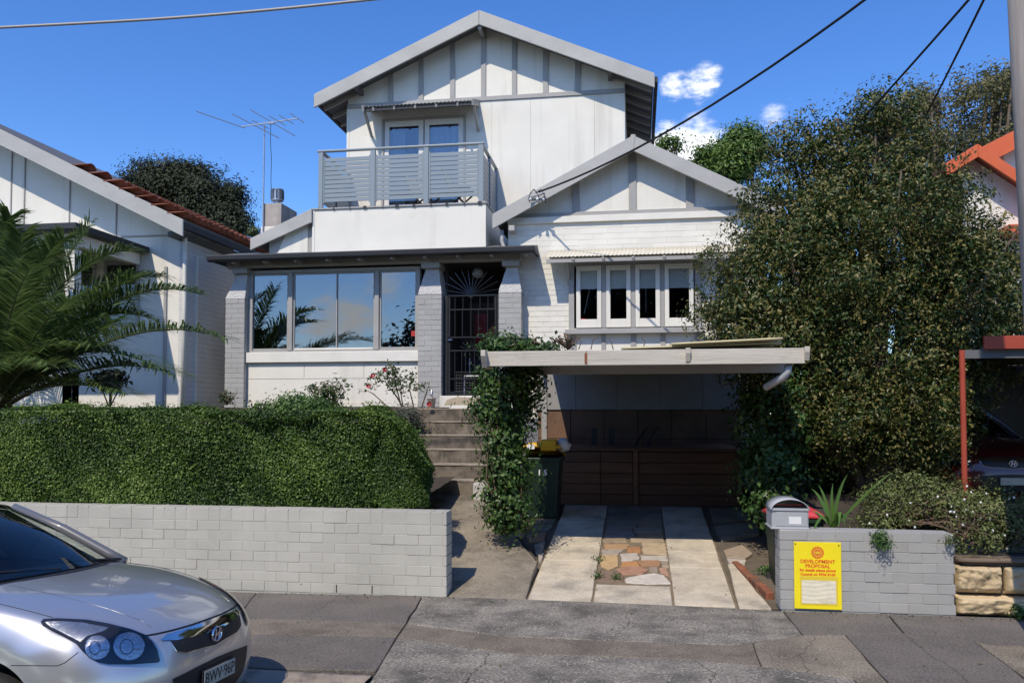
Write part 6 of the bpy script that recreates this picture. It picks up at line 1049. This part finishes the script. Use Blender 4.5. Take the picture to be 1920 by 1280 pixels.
    zo = lambda L_, sx, ox, oy: [(ox + x / sx, oy + y / sx) for x, y in L_]
    # grille, badge, plate recess
    drape('upper_grille', 'chrome', [(-.47, .748), (-.40, .768), (-.2, .772), (0, .774), (.2, .772), (.40, .768), (.47, .748), (.36, .728), (.15, .716), (0, .71), (-.15, .716), (-.36, .728)], front, .006, rt, .03)
    gr = drape('grille', 'black_plastic', [(-.41, .735), (-.34, .727), (-.14, .714), (0, .708), (.14, .714), (.34, .727), (.41, .735), (.38, .67), (.30, .648), (.12, .640), (0, .628), (-.12, .640), (-.30, .648), (-.38, .67)], front, .005, rt, .03)[0]
    line('grille_trim', 'chrome', [(-.41, .735), (-.38, .668), (-.30, .645), (-.12, .637), (0, .625), (.12, .637), (.30, .645), (.38, .668), (.41, .735)], front, .0045, rt)
    line('bonnet_gap', 'gap', [(-.60, .785), (-.45, .783), (-.2, .782), (0, .782), (.2, .782), (.45, .783), (.60, .785)], front, .006, rt)
    h, n_ = front(0, .695); bc = h + Vector((.018, 0, 0)); bd = MB()
    ring = MB(); ring.grid(lambda u, v: (bc.x + .010 * math.sin(v * math.pi), bc.y + (.060 - .014 * v) * math.cos(u * 6.2832), bc.z + (.050 - .012 * v) * math.sin(u * 6.2832)), 32, 4).build('badge', 'chrome', rt, smooth=True)
    MB().grid(lambda u, v: (bc.x - .002, bc.y + .054 * v * math.cos(u * 6.2832), bc.z + .045 * v * math.sin(u * 6.2832)), 28, 1).build('badge_field', 'badge_blue', rt)
    MB().bar((bc.x + .004, bc.y - .026, bc.z - .034), (bc.x + .004, bc.y - .014, bc.z + .034), .008, .011, (0, 1, 0)).bar((bc.x + .004, bc.y + .014, bc.z - .034), (bc.x + .004, bc.y + .026, bc.z + .034), .008, .011, (0, 1, 0)).bar((bc.x + .004, bc.y - .020, bc.z - .010), (bc.x + .004, bc.y + .020, bc.z + .010), .008, .010, (0, 1, 0)).build('badge_letter', 'chrome', rt)
    drape('plate_recess', 'black_plastic', [(-.44, .525), (-.2, .545), (0, .552), (.2, .545), (.44, .525), (.40, .36), (.30, .30), (-.30, .30), (-.40, .36)], front, .004, rt, .035)
    h, n_ = front(0, .455); pl_ = MB().box(h.x + .018, h.x + .022, -.185, .185, .405, .505).build('number_plate', 'plate_face', rt, .002)
    MB().box(h.x + .010, h.x + .0175, -.20, .20, .395, .515).build('plate_holder', 'black_plastic', rt, .004)
    if detail: text('BWV·96P', .096, 'plate_ink', pl_, (h.x + .0228, 0, .453), (R(90), 0, R(90)), bold=.0006, sx=.92)
    # headlights
    hl = [(375, 715), (400, 690), (520, 682), (800, 695), (1000, 730), (1200, 780), (1330, 830), (1400, 890), (1450, 970), (1475, 1070), (1460, 1088), (1200, 1105), (1000, 1105), (900, 1085), (820, 1040), (760, 985), (700, 915), (600, 860), (480, 800), (395, 750)]
    Z2 = lambda L_: zo(L_, 4.92, 0, 1020)
    hs2 = drape('headlight', 'lamp_dark', Z2(hl), view, .003, rt, 5, True)
    drape('indicator_reflector', 'lamp_silver', Z2([(410, 720), (560, 712), (760, 725), (1000, 772), (960, 800), (800, 850), (740, 900), (640, 850), (480, 770)]), view, .005, hs2, 5, True)
    circ = lambda cx, cy, rx_, ry_: Z2([(cx + rx_ * math.cos(t * math.pi / 12), cy + ry_ * math.sin(t * math.pi / 12)) for t in range(24)])
    for cx, cy, rx_, ry_ in ((895, 955, 118, 112), (1185, 945, 148, 130)):
        drape('lamp_bowl', 'lamp_silver', circ(cx, cy, rx_, ry_), view, .006, hs2, 4, True)
        cc_ = circ(cx - 22, cy + 4, rx_ * .40, ry_ * .5); drape('lamp_bulb', 'lamp_silver', cc_, view, .011, hs2, 4, True); line('lamp_rim', 'lamp_dark', cc_ + cc_[:1], view, .0022, hs2[0], False, .011); line('lamp_rim', 'lamp_dark', [(x, y) for x, y in circ(cx, cy, rx_ * .98, ry_ * .98)][:15], view, .002, hs2[0], False, .007)
        line('lamp_fin', 'lamp_silver', Z2([(cx + 10, cy + 20), (cx + rx_ * .9, cy + 22)]), view, .004, hs2[0], False, .010)
    drape('headlight_lens', 'lamp_glass', Z2(hl), view, .016, hs2, 6, True)
    line('panel_gap', 'gap', Z2([(100, 1115), (530, 1118), (600, 1090), (740, 980)]), view, .0022, rt, True)
    line('panel_gap', 'gap', Z2([(-400, 455), (0, 550), (250, 610), (520, 682)]), view, .0022, rt, True)
    line('crease_shade', 'lamp_dark', Z2([(-300, 305), (0, 360), (400, 440), (700, 510), (1000, 595), (1300, 700), (1415, 775)]), view, .0014, rt, True, .0)  # dark line painted for the shading of a bonnet crease
    return rt
def rot_eul(r_):
    from mathutils import Euler
    return Euler(r_)
VIEW = (Vector((0, 0, H)), camray)
CARLOC, CARROT = (-2.70, 5.0, -.137), (R(-2.6), 0, R(-2))
car('parked_car', 'silver hatchback parked at the kerb, nose at lower left', 'car_silver', CARLOC, CARROT)
car('red_car', 'dark red car parked in the shade of the red carport', 'car_red', (at(1893, 860, 12.4).x, 12.3, .60), (0, 0, R(-86)), False)
